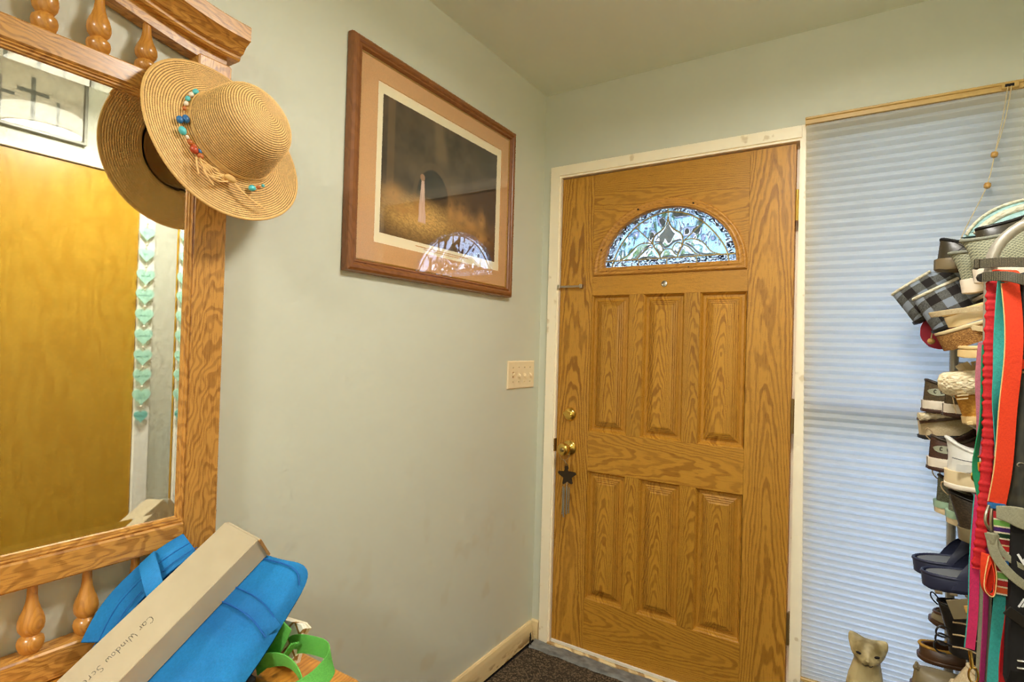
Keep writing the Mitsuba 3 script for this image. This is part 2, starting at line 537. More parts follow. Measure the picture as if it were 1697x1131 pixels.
# ------------------------------------------------------------------ front door
door = struct('door_1', 'oak-grained front door with six raised panels and a leaded fan window')
SX0, SX1, SZ0, SZ1 = 0.0985, 1.0145, 0.030, 2.037
COLS = [(0.249, 0.415), (0.474, 0.638), (0.697, 0.863)]
UPZ, LOZ = (0.945, 1.523), (0.240, 0.779)
FC, FB, FT, FRX = 0.5575, 1.604, 1.901, 0.3045
GC, GB, GT, GRX = 0.5620, 1.639, 1.8635, 0.2615


def half_ellipse(cx, zb, rx, h, n=48, base=0.0):
    t = np.linspace(0, np.pi, n)
    q = [(cx + rx * np.cos(a), zb + base + (h - base) * np.sin(a)) for a in t]
    if base > 0:
        q = q + [(cx - rx, zb), (cx + rx, zb)]
    return Polygon(q)


FAN_OUT = half_ellipse(FC, FB, FRX, FT - FB, base=0.02)
GLASS = half_ellipse(GC, GB, GRX, GT - GB)
ST_L, ST_R = (SX0, 0.2485), (0.8645, SX1)
g = 0.0006


def slab_piece(name, poly, grain_ax, m, c0):
    mesh = fix(on_back(extrude(poly, 0.042), 0.044))
    add(name, mesh, m, parent=door, smooth=False, grain=(grain_ax, c0, (0, 0, 1) if grain_ax[0] else (1, 0, 0)))


slab_piece('stile', sbox(ST_L[0], SZ0, ST_L[1] - g, SZ1), (0, 0, 1), 'oak_stile', (0.174, 0, 0))
slab_piece('stile', sbox(ST_R[0] + g, SZ0, ST_R[1], SZ1), (0, 0, 1), 'oak_stile', (0.945, 0, 0))
toprail = sbox(ST_L[1], UPZ[1], ST_R[0], SZ1).difference(GLASS.buffer(0.008))
slab_piece('rail', toprail, (1, 0, 0), 'oak_rail', (0.55, 0, 1.84))
slab_piece('rail', sbox(ST_L[1], LOZ[1], ST_R[0], UPZ[0]), (1, 0, 0), 'oak_rail', (0.55, 0, 0.83))
slab_piece('rail', sbox(ST_L[1], SZ0, ST_R[0], LOZ[0]), (1, 0, 0), 'oak_rail', (0.55, 0, 0.16))
for z0, z1 in (UPZ, LOZ):
    for xa, xb in ((COLS[0][1], COLS[1][0]), (COLS[1][1], COLS[2][0])):
        slab_piece('mullion', sbox(xa, z0 + g, xb, z1 - g), (0, 0, 1), 'oak_panel', ((xa + xb) / 2, 0, 0))
PP = [(0, 0.0), (0.0005, -0.003), (0.004, -0.006), (0.008, -0.0155), (0.010, -0.0175), (0.019, -0.0175), (0.0195, -0.0155), (0.027, -0.0108), (0.0272, -0.0140), (0.0292, -0.0140), (0.0295, -0.0090), (0.034, -0.0073), (0.0342, -0.0105),
      (0.0362, -0.0105), (0.0365, -0.0058), (0.041, -0.0043), (0.0412, -0.0075), (0.0432, -0.0075), (0.0435, -0.0028), (0.050, -0.0008)]
for (z0, z1) in (UPZ, LOZ):
    for xa, xb in COLS:
        m = on_back(nested_panel(xa, xb, z0, z1, PP), 0.0025)
        add('panel', m, 'oak_panel', parent=door, smooth=False, grain=((0, 0, 1), ((xa + xb) / 2, 0, 0), (1, 0, 0)))
# backing so that the panels are not open behind
add('door_core', fix(on_back(extrude(sbox(ST_L[1], SZ0, ST_R[0], UPZ[1] - .001).difference(sbox(0.25, 0.1, .86, .2)), 0.01), 0.04)), 'oak_panel', parent=door, smooth=False, grain=((0, 0, 1), (0, 0, 0)))
add('door_sweep', bx(SX0, SX1, -0.006, 0.04, 0.018, 0.0295, 0.001), 'white_door_paint', parent=door, smooth=False, label='white sweep under the door')
# fan frame: moulding built from nested offsets


def offset_moulding(outer, inner, levels, n=120):
    """Moulding between two closed rings (n,2): levels = [(t, height)]."""
    A = np.array([outer.interpolate(s, normalized=True).coords[0] for s in np.linspace(0, 1, n, endpoint=False)])
    B = np.array([inner.interpolate(s, normalized=True).coords[0] for s in np.linspace(0, 1, n, endpoint=False)])
    v, f = [], []
    for t, h in levels:
        q = A * (1 - t) + B * t
        v.append(np.c_[q, np.full(n, h)])
    for i in range(len(levels) - 1):
        for j in range(n):
            k2 = (j + 1) % n
            f.append([i * n + j, i * n + k2, (i + 1) * n + k2, (i + 1) * n + j])
    return tm((np.concatenate(v), np.array(f)))


def ring_of(cx, zb, rx, h, base, n=150):
    """Ring starting at the right end of the base, over the arc, back along the base (matching parameters)."""
    t = np.linspace(0, np.pi, n)
    arc = np.stack([cx + rx * np.cos(t), zb + base + (h - base) * np.sin(t)], 1)
    s = np.linspace(0, 1, 60)[1:-1] if base == 0 else np.linspace(0, 1, 60)
    bs = np.stack([cx - rx + 2 * rx * s, np.full(len(s), zb)], 1)
    return arc, bs


def fan_moulding(levels):
    n = 72
    rows = []
    for t, h in levels:
        cx = FC * (1 - t) + GC * t
        zb = FB * (1 - t) + GB * t
        rx = FRX * (1 - t) + (GRX - 0.001) * t
        hh = (FT - FB) * (1 - t) + (GT - GB) * t
        base = 0.020 * (1 - t) + 0.0 * t
        tt = np.linspace(0, np.pi, n)
        arc = np.stack([cx + rx * np.cos(tt), zb + base + (hh - base) * np.sin(tt)], 1)
        bs = np.stack([np.linspace(cx - rx, cx + rx, 40), np.full(40, zb)], 1)
        q = np.vstack([arc, bs])
        rows.append(np.c_[q, np.full(len(q), h)])
    n = len(rows[0])
    f = []
    for i in range(len(rows) - 1):
        for j in range(n):
            k2 = (j + 1) % n
            f.append([i * n + j, i * n + k2, (i + 1) * n + k2, (i + 1) * n + j])
    return tm((np.concatenate(rows), np.array(f)))


FL = [(0, 0.0), (0.0, 0.004), (0.06, 0.008), (0.16, 0.0105), (0.26, 0.010), (0.36, 0.0085), (0.42, 0.0085), (0.46, 0.0105), (0.6, 0.0125), (0.72, 0.0118), (0.80, 0.009), (0.84, 0.0088), (0.9, 0.009), (0.97, 0.005), (1.0, -0.004), (1.0, -0.02)]
fan = add('fan_frame', on_back(fan_moulding(FL), 0.002), 'oak_molding', parent=door, smooth=40, grain=((1, 0, 0), (FC, 0, 1.75)))
for x, z in ((0.446, 1.866), (0.665, 1.866), (0.291, 1.712), (0.821, 1.712), (0.316, 1.6235), (0.457, 1.6235), (0.653, 1.6235), (0.797, 1.6235)):
    add('screw_hole', lathe([(0.0, 0.0), (0.0034, 0.0), (0.0034, 0.001), (0.0, 0.001)], (x, -0.0085, z), (0, -1, 0), 12), 'dark_hole', parent=fan)

# leaded glass
GY = 0.016


def ham(mesh2d, seed=0):
    return mesh2d


def glass_poly(poly, name, y, th, m, parent):
    me = fix(on_back(extrude(poly, th), y + th))
    add(name, me, m, parent=parent, smooth=False)


scene['hammered_glass'] = {'type': 'bumpmap', 'arbitrary': proc(lambda p, n, uv: fbm(p.x * 95, p.z * 95, 3.0, 2), eps=6e-4), 'scale': 0.012, 'bsdf': {'type': 'dielectric', 'int_ior': 1.5, 'ext_ior': 1.0}}
scene['rippled_glass'] = {'type': 'bumpmap', 'arbitrary': proc(lambda p, n, uv: fbm(p.x * 30, p.z * 14, 3.0, 2), eps=1e-3), 'scale': 0.012, 'bsdf': {'type': 'dielectric', 'int_ior': 1.5, 'ext_ior': 1.0}}
ZB1 = 1.6655
INNER = half_ellipse(0.565, ZB1 - 0.001, 0.2275, 1.848 - ZB1, n=48)
upper = GLASS.intersection(sbox(0, ZB1, 2, 3))
glass_poly(upper.difference(INNER).intersection(sbox(0, 0, 0.5615, 3)), 'pane', GY, 0.004, 'hammered_glass', door)
glass_poly(upper.difference(INNER).intersection(sbox(0.5618, 0, 2, 3)), 'pane', GY, 0.004, 'hammered_glass', door)
low = GLASS.intersection(sbox(0, 0, 2, ZB1 - 0.0003))
tx = [0.0, 0.333, 0.4455, 0.561, 0.677, 0.795, 2.0]
for a, b in zip(tx[:-1], tx[1:]):
    gp = low.intersection(sbox(a + .0002, 0, b - .0002, 3))
    if gp.area > 1e-5:
        glass_poly(gp, 'pane', GY, 0.004, 'hammered_glass', door)
cutL = Polygon([(0.43, 1.798), (0.501, 1.728), (0.515, 1.703), (0.532, 1.675), (0.534, 1.60), (0.2, 1.60), (0.2, 1.9), (0.40, 1.9)])
cutR = Polygon([(0.698, 1.794), (0.625, 1.727), (0.617, 1.704), (0.602, 1.672), (0.6, 1.60), (0.95, 1.60), (0.95, 1.9), (0.74, 1.9)])
glass_poly(INNER.intersection(cutL), 'pane', GY, 0.004, 'rippled_glass', door)
glass_poly(INNER.intersection(cutR), 'pane', GY, 0.004, 'rippled_glass', door)
glass_poly(INNER.difference(cutL).difference(cutR), 'pane', GY, 0.004, 'rippled_glass', door)
CAMES = dict(
    arc=[(0.330, 1.640), (0.338, 1.669), (0.372, 1.737), (0.429, 1.799), (0.496, 1.836), (0.562, 1.848), (0.634, 1.834), (0.698, 1.796), (0.752, 1.737), (0.788, 1.674), (0.795, 1.640)],
    bot=[(0.303, 1.6655), (0.444, 1.6655), (0.561, 1.6655), (0.676, 1.6655), (0.822, 1.6655)],
    tick1=[(0.445, 1.665), (0.446, 1.640)], tick2=[(0.561, 1.665), (0.561, 1.640)], tick3=[(0.676, 1.665), (0.678, 1.640)], tick4=[(0.562, 1.848), (0.561, 1.863)],
    radl=[(0.43, 1.798), (0.501, 1.728)], radr=[(0.698, 1.794), (0.625, 1.727)],
    og1=[(0.562, 1.83), (0.557, 1.804), (0.534, 1.775), (0.509, 1.757), (0.503, 1.728), (0.515, 1.703), (0.532, 1.675), (0.534, 1.666)],
    og2=[(0.562, 1.83), (0.567, 1.804), (0.590, 1.775), (0.615, 1.757), (0.622, 1.728), (0.617, 1.704), (0.604, 1.675), (0.602, 1.666)],
    og3=[(0.562, 1.848), (0.5625, 1.83)],
    pl1=[(0.365, 1.667), (0.406, 1.693), (0.432, 1.718), (0.461, 1.731), (0.501, 1.726)], pl2=[(0.436, 1.667), (0.464, 1.695), (0.485, 1.711), (0.504, 1.710)],
    pr1=[(0.623, 1.728), (0.649, 1.734), (0.683, 1.727), (0.708, 1.708), (0.73, 1.681), (0.765, 1.667)], pr2=[(0.624, 1.714), (0.645, 1.704), (0.667, 1.681), (0.696, 1.667)],
    sc1=[(0.504, 1.713), (0.517, 1.725), (0.533, 1.722), (0.542, 1.708), (0.545, 1.694)], sc2=[(0.532, 1.675), (0.539, 1.689), (0.549, 1.699), (0.565, 1.702), (0.581, 1.696), (0.592, 1.682), (0.604, 1.675)],
    sc3=[(0.581, 1.696), (0.587, 1.713), (0.602, 1.724), (0.617, 1.717), (0.620, 1.706)])
for kk, pts in CAMES.items():
    w = 0.0055 if kk in ('arc', 'bot', 'og1', 'og2') else 0.0042
    p3 = np.array([(x, GY - 0.001, z) for x, z in pts])
    p3 = smoothpath(p3, 10 * len(p3)) if len(p3) > 2 else p3
    add('came', sweep(p3, np.array([(-w / 2, 0), (-w / 4, 0.0022), (w / 4, 0.0022), (w / 2, 0), (w / 4, -0.006), (-w / 4, -0.006)]), normals=(0, -1, 0)), 'came', parent=door, smooth=40)
# bevelled clear petals: solid glass wedges, proud of the sheet


def bevel_glass(pts, h=0.004, ins=0.007):
    pg = Polygon(smoothpath([(x, z, 0) for x, z in pts], 50, True)[:, :2])
    pg = pg if pg.is_valid else pg.buffer(0)
    inner = pg.buffer(-ins)
    ring = np.array(pg.exterior.coords)[:-1]
    n = len(ring)
    if inner.is_empty:
        inner = pg.centroid.buffer(0.002)
    if hasattr(inner, 'geoms'):
        inner = max(inner.geoms, key=lambda q: q.area)
    B = np.array([inner.exterior.interpolate(inner.exterior.project(Point(q))).coords[0] for q in ring])
    c = B.mean(0)
    v = np.vstack([np.c_[ring, np.zeros(n)], np.c_[B, np.full(n, h)], [[c[0], c[1], h]], [[c[0], c[1], 0]]])
    f = []
    for j in range(n):
        k2 = (j + 1) % n
        f += [[j, k2, n + k2], [j, n + k2, n + j], [n + j, n + k2, 2 * n], [k2, j, 2 * n + 1]]
    return trimesh.Trimesh(v, np.array(f), process=False)


for pts in ([(0.562, 1.822), (0.538, 1.775), (0.513, 1.752), (0.508, 1.732), (0.533, 1.727), (0.549, 1.706), (0.563, 1.706), (0.585, 1.722), (0.603, 1.729), (0.618, 1.732), (0.611, 1.753), (0.587, 1.775)],
            [(0.376, 1.669), (0.408, 1.690), (0.434, 1.715), (0.461, 1.727), (0.498, 1.722), (0.482, 1.713), (0.461, 1.697), (0.436, 1.670)],
            [(0.755, 1.669), (0.728, 1.677), (0.706, 1.704), (0.682, 1.723), (0.649, 1.730), (0.626, 1.722), (0.649, 1.706), (0.672, 1.683), (0.70, 1.669)],
            [(0.508, 1.708), (0.518, 1.721), (0.531, 1.718), (0.54, 1.704), (0.541, 1.694), (0.533, 1.68), (0.52, 1.698)],
            [(0.586, 1.696), (0.59, 1.71), (0.602, 1.72), (0.615, 1.712), (0.614, 1.698), (0.605, 1.68), (0.596, 1.683)],
            [(0.538, 1.678), (0.543, 1.69), (0.552, 1.697), (0.565, 1.699), (0.579, 1.693), (0.589, 1.68), (0.597, 1.671), (0.565, 1.669), (0.54, 1.670)],
            [(0.446, 1.670), (0.468, 1.693), (0.488, 1.707), (0.503, 1.705), (0.514, 1.69), (0.526, 1.672), (0.48, 1.669)],
            [(0.69, 1.669), (0.668, 1.676), (0.645, 1.699), (0.627, 1.709), (0.62, 1.700), (0.608, 1.672), (0.64, 1.669)]):
    add('bevelled_pane', fix(on_back(bevel_glass(pts), GY - 0.0002)), 'solid_glass', parent=door, smooth=False)
# hardware
for z0, z1 in ((1.763, 1.872), (1.020, 1.141), (0.291, 0.400)):
    h = add('hinge', cat(lathe([(0, 0), (0.0055, 0), (0.0055, (z1 - z0) * 0.32), (0.0048, (z1 - z0) * 0.33), (0.0055, (z1 - z0) * 0.34), (0.0055, (z1 - z0) * 0.65), (0.0048, (z1 - z0) * 0.66), (0.0055, (z1 - z0) * 0.67), (0.0055, z1 - z0), (0, z1 - z0)],
                         (1.0215, -0.008, z0), (0, 0, 1), 16), bx(1.0205, 1.0285, -0.0085, 0.02, z0 + 0.004, z1 - 0.004)), 'brass' if z0 > 1.5 else 'old_brass', parent=door)
rose = [(0.0, 0.012), (0.010, 0.0125), (0.016, 0.0115), (0.024, 0.008), (0.029, 0.0035), (0.030, 0.0), (0, 0)]
db = add('deadbolt', lathe([(a, b * 1.3) for a, b in rose], (0.160, 0.002, 1.0105), (0, -1, 0), 40), 'brass', parent=door)
add('thumb_turn', place(extrude(affinity.scale(Point(0, 0).buffer(0.022), 1, 0.42), 0.012), (0.160, -0.013, 1.0105), (0.95, 0, -0.3), (0.3, 0, 0.95), (0, -1, 0)), 'brass', parent=db)
kb = add('door_knob', lathe([(0.0, 0.0), (0.033, 0.0), (0.0335, 0.003), (0.030, 0.008), (0.020, 0.012), (0.013, 0.015), (0.0115, 0.022), (0.012, 0.034), (0.018, 0.039), (0.0245, 0.046), (0.0265, 0.054), (0.0255, 0.062), (0.021, 0.067), (0.013, 0.069), (0.0, 0.069)],
                          (0.1605, 0.002, 0.866), (0, -1, 0), 48), 'brass', parent=door)
add('lock_button', lathe([(0.0, 0.0), (0.009, 0.0), (0.009, 0.004), (0.006, 0.006), (0, 0.006)], (0.1605, -0.065, 0.866), (0, -1, 0), 24), 'old_brass', parent=kb)
add('peephole', lathe([(0.0115, 0.0), (0.0125, 0.002), (0.0115, 0.0045), (0.0085, 0.005), (0.0075, 0.003), (0.0, 0.0045)], (0.558, 0.002, 1.561), (0, -1, 0), 28), 'nickel', parent=door, label='round chrome peephole')
add('swing_guard', cat(bx(0.095, 0.200, -0.016, -0.009, 1.5585, 1.5675, 0.002), bx(0.196, 0.209, -0.020, 0.002, 1.554, 1.572, 0.002), bx(0.090, 0.103, -0.019, -0.006, 1.554, 1.572, 0.002)), 'nickel', parent=door, label='grey metal guard bar near the door edge')

# ------------------------------------------------------------------ window, shade, outside
win = struct('window_1', 'narrow floor-to-head window beside the front door behind the pleated shade')
mat('window_frame_mat', pr(C(70, 70, 66), 0.5))
fw = 0.028
add('frame', fix(on_back(extrude(sbox(WX0, WZ0, WX1, WZ1).difference(sbox(WX0 + fw, WZ0 + fw, WX1 - fw, WZ1 - fw)), 0.05), 0.09)), 'window_frame_mat', parent=win, smooth=False)
add('pane', fix(on_back(extrude(sbox(WX0 + fw, WZ0 + fw, WX1 - fw, WZ1 - fw), 0.0004), 0.066)), 'pane_glass', parent=win, smooth=False)
scene[f'{win}__pane'] = {'type': 'rectangle', 'bsdf': {'type': 'ref', 'id': 'pane_glass'},
                         'to_world': T().translate([(WX0 + WX1) / 2, 0.066, (WZ0 + WZ1) / 2]).rotate([1, 0, 0], 90).scale([(WX1 - WX0) / 2 - fw, (WZ1 - WZ0) / 2 - fw, 1])}
add('meeting_rail', bx(WX0 + 0.02, WX1 - 0.02, 0.045, 0.09, 1.105, 1.150), 'window_frame_mat', parent=win, smooth=False)
add('sill', bx(WX0 - 0.0, WX1, 0.0, 0.05, WZ0 - 0.0, WZ0 + 0.012), 'oak_frame', parent=win, smooth=False, grain=((1, 0, 0), (0, 0, 0)))
# outside: porch slab, lawn, unseen eave, added building, one dark trunk seen through the fan glass
mat('concrete', pr(C(100, 100, 98), 0.9))
mat('lawn', pr(C(60, 74, 48), 0.95))
mat('eave_paint', pr(C(120, 112, 98), 0.8))
mat('trunk_bark', pr(proc(lambda p, n, uv: mix(C(52, 50, 50), C(92, 92, 92), fbm(p.x * 14, p.z * 4, p.y * 14, 3))), 0.9))
struct('ground', 'lawn ground outside the front door, out of view')
add('ground', bx(-6, 8, 0.13, 26, -0.5, -0.06), 'lawn', smooth=False)  # lawn plane out of view around the porch
struct('porch_slab', 'porch slab outside')
add('porch_slab', bx(-0.5, 3.4, 0.13, 3.2, -0.058, 0.0), 'concrete', smooth=False)
struct('unseen_roof', 'unseen eave over the porch, placed to darken the top of the window shade')
add('unseen_roof', bx(-1.0, 3.0, 0.13, 1.25, 2.20, 2.28), 'eave_paint', smooth=False)  # out of view, placed to keep sky light off the upper window
nh = thing('added_house', 'added pale blue building across the street, dims the sky behind the leaded fan window', 'added_house')  # added building, lowers the brightness seen through the fan glass
mat('siding', pr(C(150, 186, 204), 0.85))
mat('house_roof', pr(C(92, 92, 98), 0.9))
mat('house_trim', pr(C(226, 230, 232), 0.7))
mat('house_pane', pr(C(40, 52, 62), 0.15))
add('wall', bx(-13, 5, 17, 25, -0.1, 6.4), 'siding', parent=nh, smooth=False)
add('unseen_roof', trimesh.convex.convex_hull(np.array([(x, y, z) for x in (-13.5, 5.5) for y, z in ((16.4, 6.3), (25.6, 6.3), (21, 9.0))])), 'house_roof', parent=nh, smooth=False)
for xw in (-10.5, -6.5, -1.0, 2.5):
    for zw in (0.9, 3.9):
        w_ = add('window', bx(xw, xw + 1.5, 16.93, 17.05, zw, zw + 1.6), 'house_trim', parent=nh, smooth=False)
        add('pane', bx(xw + 0.12, xw + 1.38, 16.915, 16.95, zw + 0.12, zw + 1.48), 'house_pane', parent=w_, smooth=False)
for k_ in range(26):
    add('siding_board', bx(-13, 5, 16.97, 17.0, -0.05 + 0.245 * k_, 0.175 + 0.245 * k_), 'siding', parent=nh, smooth=False)
rt = np.random.default_rng(5)
mat('leafage', {'type': 'principledthin', 'base_color': rgb(C(86, 112, 64)), 'roughness': 0.7, 'diff_trans': 0.8}, False)
for (tx_, ty_, th_, tr_) in ((0.15, 7.5, 6.0, 0.16), (-7.5, 14.0, 6.0, 0.2)):
    t = thing('tree', 'dark tree trunk standing outside, blurred behind the right half of the fan window' if th_ < 6.05 and tx_ > 0 else 'farther tree outside, behind the left half of the leaded fan window', 'tree')
    pts = [(tx_, ty_, -0.1), (tx_ + 0.1, ty_, th_ * 0.4), (tx_ - 0.1, ty_ + 0.1, th_ * 0.8), (tx_, ty_, th_)]
    add('trunk', tube(pts, tr_, 12, 20, scale=np.linspace(1.2, 0.5, 20)), 'trunk_bark', parent=t)
    n = 900
    c = np.array([tx_, ty_, th_]) + np.clip(rt.normal(size=(n, 3)), -2, 2) * [0.9, 0.9, 0.7]
    d1, d2 = rt.normal(size=(n, 3)), rt.normal(size=(n, 3))
    d1 /= np.linalg.norm(d1, axis=1, keepdims=True)
    d2 = np.cross(d1, d2)
    d2 /= np.linalg.norm(d2, axis=1, keepdims=True)
    s_ = 0.16
    v = np.stack([c - d1 * s_, c + d2 * s_ * .5, c + d1 * s_, c - d2 * s_ * .5], 1).reshape(-1, 3)
    f = np.arange(4 * n).reshape(n, 4)
    k = add('foliage', (v, f), 'leafage', parent=t, smooth=False)
    tag(k, None, None, None, 'stuff')

# cellular shade
sh = thing('cellular_shade', 'cream pleated cellular shade covering the window beside the front door', 'window shade')
mat('shade_cloth', {'type': 'principledthin', 'base_color': rgb(C(226, 224, 216)), 'roughness': 0.9, 'diff_trans': 1.25}, False)
mat('shade_rail', pr(C(196, 160, 92), 0.4))
YS = -0.030
add('headrail', fix(on_back(extrude(sbox(1.0445, 2.084, 1.6085, 2.106), 0.036), -0.006)), 'shade_rail', parent=sh, smooth=False)
add('rail_lip', bx(1.0445, 1.6085, -0.047, -0.040, 2.0985, 2.107, 0.002), 'shade_rail', parent=sh, smooth=False)
zs, yo = [], []
z = 2.085
i = 0
while z > 0.218:
    p = float(np.interp(z, [0.22, 0.26, 0.35, 0.5, 1.1, 1.5, 2.1], [0.0115, 0.0145, 0.0185, 0.0215, 0.0258, 0.0275, 0.0280]))
    dep = 0.0115
    for a, d_ in ((0.0, 0.0), (0.40, 0.93), (0.5, 1.0), (0.60, 0.93)):
        zs.append(z - a * p)
        yo.append(-dep * d_)
    z -= p
zs.append(z)
yo.append(0)
ZB = z
zs, yo = np.array(zs), np.array(yo)
nx = 26
xs = np.linspace(0, 1, nx)
V = []
for zz, yy in zip(zs, yo):
    t = (2.085 - zz) / 1.87
    x0_, x1_ = 1.047 + 0.021 * t, 1.6075
    x = x0_ + (x1_ - x0_) * xs
    V.append(np.stack([x, np.full(nx, YS + yy) + 0.0005 * np.sin(x * 17 + zz * 5), zz + 0.0006 * np.sin(x * 11 + zz * 2)], 1))
V = np.concatenate(V)
m_ = len(zs)
F = [[i * nx + j, i * nx + j + 1, (i + 1) * nx + j + 1, (i + 1) * nx + j] for i in range(m_ - 1) for j in range(nx - 1)]
add('pleated_cloth', (V, np.array(F)), 'shade_cloth', parent=sh, smooth=30)
add('bottom_rail', bx(1.066, 1.608, -0.044, -0.018, ZB - 0.011, ZB, 0.002), 'shade_rail', parent=sh, smooth=False)
add('cord_lock', cat(bx(1.553, 1.592, -0.050, -0.040, 2.086, 2.103, 0.002)), 'shade_rail', parent=sh, smooth=False)
add('cord_slot', bx(1.560, 1.580, -0.0515, -0.0495, 2.090, 2.098), 'dark_hole', parent=sh, smooth=False)
mat('cord_mat', pr(C(206, 186, 138), 0.7))
mat('bead_wood', pr(proc(lambda p, n, uv: mix(C(206, 164, 92), C(160, 112, 48), fbm(p.x * 60, p.y * 60, p.z * 400, 2))), 0.35))
cd = add('pull_cord', cat(tube([(1.574, -0.053, 2.09), (1.558, -0.058, 1.98), (1.538, -0.06, 1.895)], 0.0011, 6, 12), tube([(1.566, -0.053, 2.09), (1.552, -0.058, 1.98), (1.538, -0.06, 1.895)], 0.0011, 6, 12),
                         tube([(1.538, -0.06, 1.895), (1.523, -0.062, 1.81), (1.46, -0.075, 1.64), (1.445, -0.09, 1.56)], 0.0013, 6, 20)), 'cord_mat', parent=sh)
bead = [(0, 0), (0.003, 0.0), (0.0075, 0.003), (0.0088, 0.009), (0.0085, 0.012), (0.007, 0.0165), (0.003, 0.018), (0, 0.018)]
for (x, y, z) in ((1.536, -0.060, 1.884), (1.5215, -0.062, 1.795)):
    add('cord_bead', lathe(bead, (x, y, z), (0.15, 0, 1), 18), 'bead_wood', parent=sh)
# amber thing behind the pane, below the shade
mat('amber', pr(C(206, 140, 50), 0.5))

# ------------------------------------------------------------------ oak mirror on its table
TZ = 0.690
tb = thing('hall_dresser', 'orange-brown wooden dresser top with rounded corner under the oak mirror', 'dresser')
YL, YR = -2.46, -1.452
top = Polygon([(0.002, YL), (0.50, YL), (0.50, YR), (0.002, YR)]).buffer(-0.03).buffer(0.03, quad_segs=8).union(sbox(0.002, YL, 0.1, YR))


def slab_round(pg, z0, z1, r):
    lv = [(0, z0), (r * .3, z0 - 0) if False else (0, z0 + r * .3)]
    rings = []
    for ins, zz in ((r * 0.5, z0), (0.0, z0 + r * 0.6), (0.0, z1 - r), (r * 0.3, z1 - r * 0.3), (r, z1)):
        q = pg.buffer(-ins) if ins else pg
        rings.append(np.c_[[q.exterior.interpolate(s, normalized=True).coords[0] for s in np.linspace(0, 1, 160, endpoint=False)], np.full(160, zz)])
    n = 160
    v = np.concatenate(rings)
    f = []
    for i in range(len(rings) - 1):
        for j in range(n):
            f.append([i * n + j, i * n + (j + 1) % n, (i + 1) * n + (j + 1) % n, (i + 1) * n + j])
    m = tm((v, np.array(f)))
    c1 = trimesh.Trimesh(np.vstack([rings[-1], rings[-1].mean(0)]), [[j, (j + 1) % n, n] for j in range(n)], process=False)
    c0 = trimesh.Trimesh(np.vstack([rings[0], rings[0].mean(0)]), [[(j + 1) % n, j, n] for j in range(n)], process=False)
    return cat(m, c1, c0)


add('top', slab_round(top, TZ - 0.026, TZ, 0.008), 'oak_table', parent=tb, smooth=40, grain=((0, 1, 0), (0.25, -2, TZ), (1, 0, 0)))
add('body', bx(0.01, 0.475, YL + 0.02, YR - 0.02, 0.05, TZ - 0.0265, 0.004), 'oak_table', parent=tb, smooth=False, grain=((0, 0, 1), (0, 0, 0)))
for i in range(3):
    z0 = 0.075 + i * 0.195
    dw = add('drawer', bx(0.475, 0.493, YL + 0.05, YR - 0.05, z0, z0 + 0.18, 0.005), 'oak_table', parent=tb, smooth=False, grain=((0, 1, 0), (0.48, -2, z0 + 0.09)))
    for yy in (YL + 0.25, YR - 0.25):
        add('knob', lathe([(0, 0), (0.007, 0), (0.007, 0.012), (0.015, 0.018), (0.014, 0.026), (0, 0.029)], (0.493, yy, z0 + 0.09), (1, 0, 0), 20), 'oak_spindle', parent=dw, grain=((1, 0, 0), (0, 0, 0)))
MR = thing('oak_mirror', 'oak-framed wall mirror with turned spindles and arched crown above the dresser', 'mirror')
MYR, MYL = -1.478, -2.452
MC = (MYR + MYL) / 2
SW = 0.071


def mbox(name, y0, y1, z0, z1, x0, x1, ax, r=0.003, m='oak_frame'):
    return add(name, bx(x0, x1, y0, y1, z0, z1, r), m, parent=MR, smooth=False, grain=(ax, ((x0 + x1) / 2, (y0 + y1) / 2, (z0 + z1) / 2), (0, 0, 1) if ax[1] else (0, 1, 0)))


mbox('stile', MYR - SW, MYR, TZ + 0.001, 1.89, 0.004, 0.046, (0, 0, 1))
mbox('stile', MYL, MYL + SW, TZ + 0.001, 1.89, 0.004, 0.046, (0, 0, 1))
mbox('rail', MYL + SW, MYR - SW, 1.768, 1.809, 0.006, 0.050, (0, 1, 0))
mbox('rail', MYL + SW, MYR - SW, 0.8645, 0.913, 0.006, 0.052, (0, 1, 0))
mbox('rail', MYL + SW, MYR - SW, 0.692, 0.745, 0.006, 0.050, (0, 1, 0))
# moulded lips inside the frame
lip = np.array([(0, 0), (0.0, 0.012), (0.003, 0.0135), (0.005, 0.010), (0.008, 0.0105), (0.010, 0.0075), (0.012, 0.007), (0.0135, 0.003), (0.0135, 0)])
gy0, gy1, gz0, gz1 = MYL + SW, MYR - SW, 0.913, 1.768


def lip_piece(p0, p1, inward):
    p0, p1 = np.array(p0, float), np.array(p1, float)
    al = p1 - p0
    ln = np.linalg.norm(al)
    al /= ln
    mm = fix(place(extrude(Polygon(lip), ln), p0, inward, (1, 0, 0), al))
    add('lip_molding', mm, 'oak_frame', parent=MR, smooth=False, grain=(al, p0))


lip_piece((0.034, gy0, gz1), (0.034, gy1, gz1), (0, 0, -1))
lip_piece((0.034, gy0, gz0), (0.034, gy1, gz0), (0, 0, 1))
lip_piece((0.034, gy1, gz0), (0.034, gy1, gz1), (0, -1, 0))
lip_piece((0.034, gy0, gz0), (0.034, gy0, gz1), (0, 1, 0))
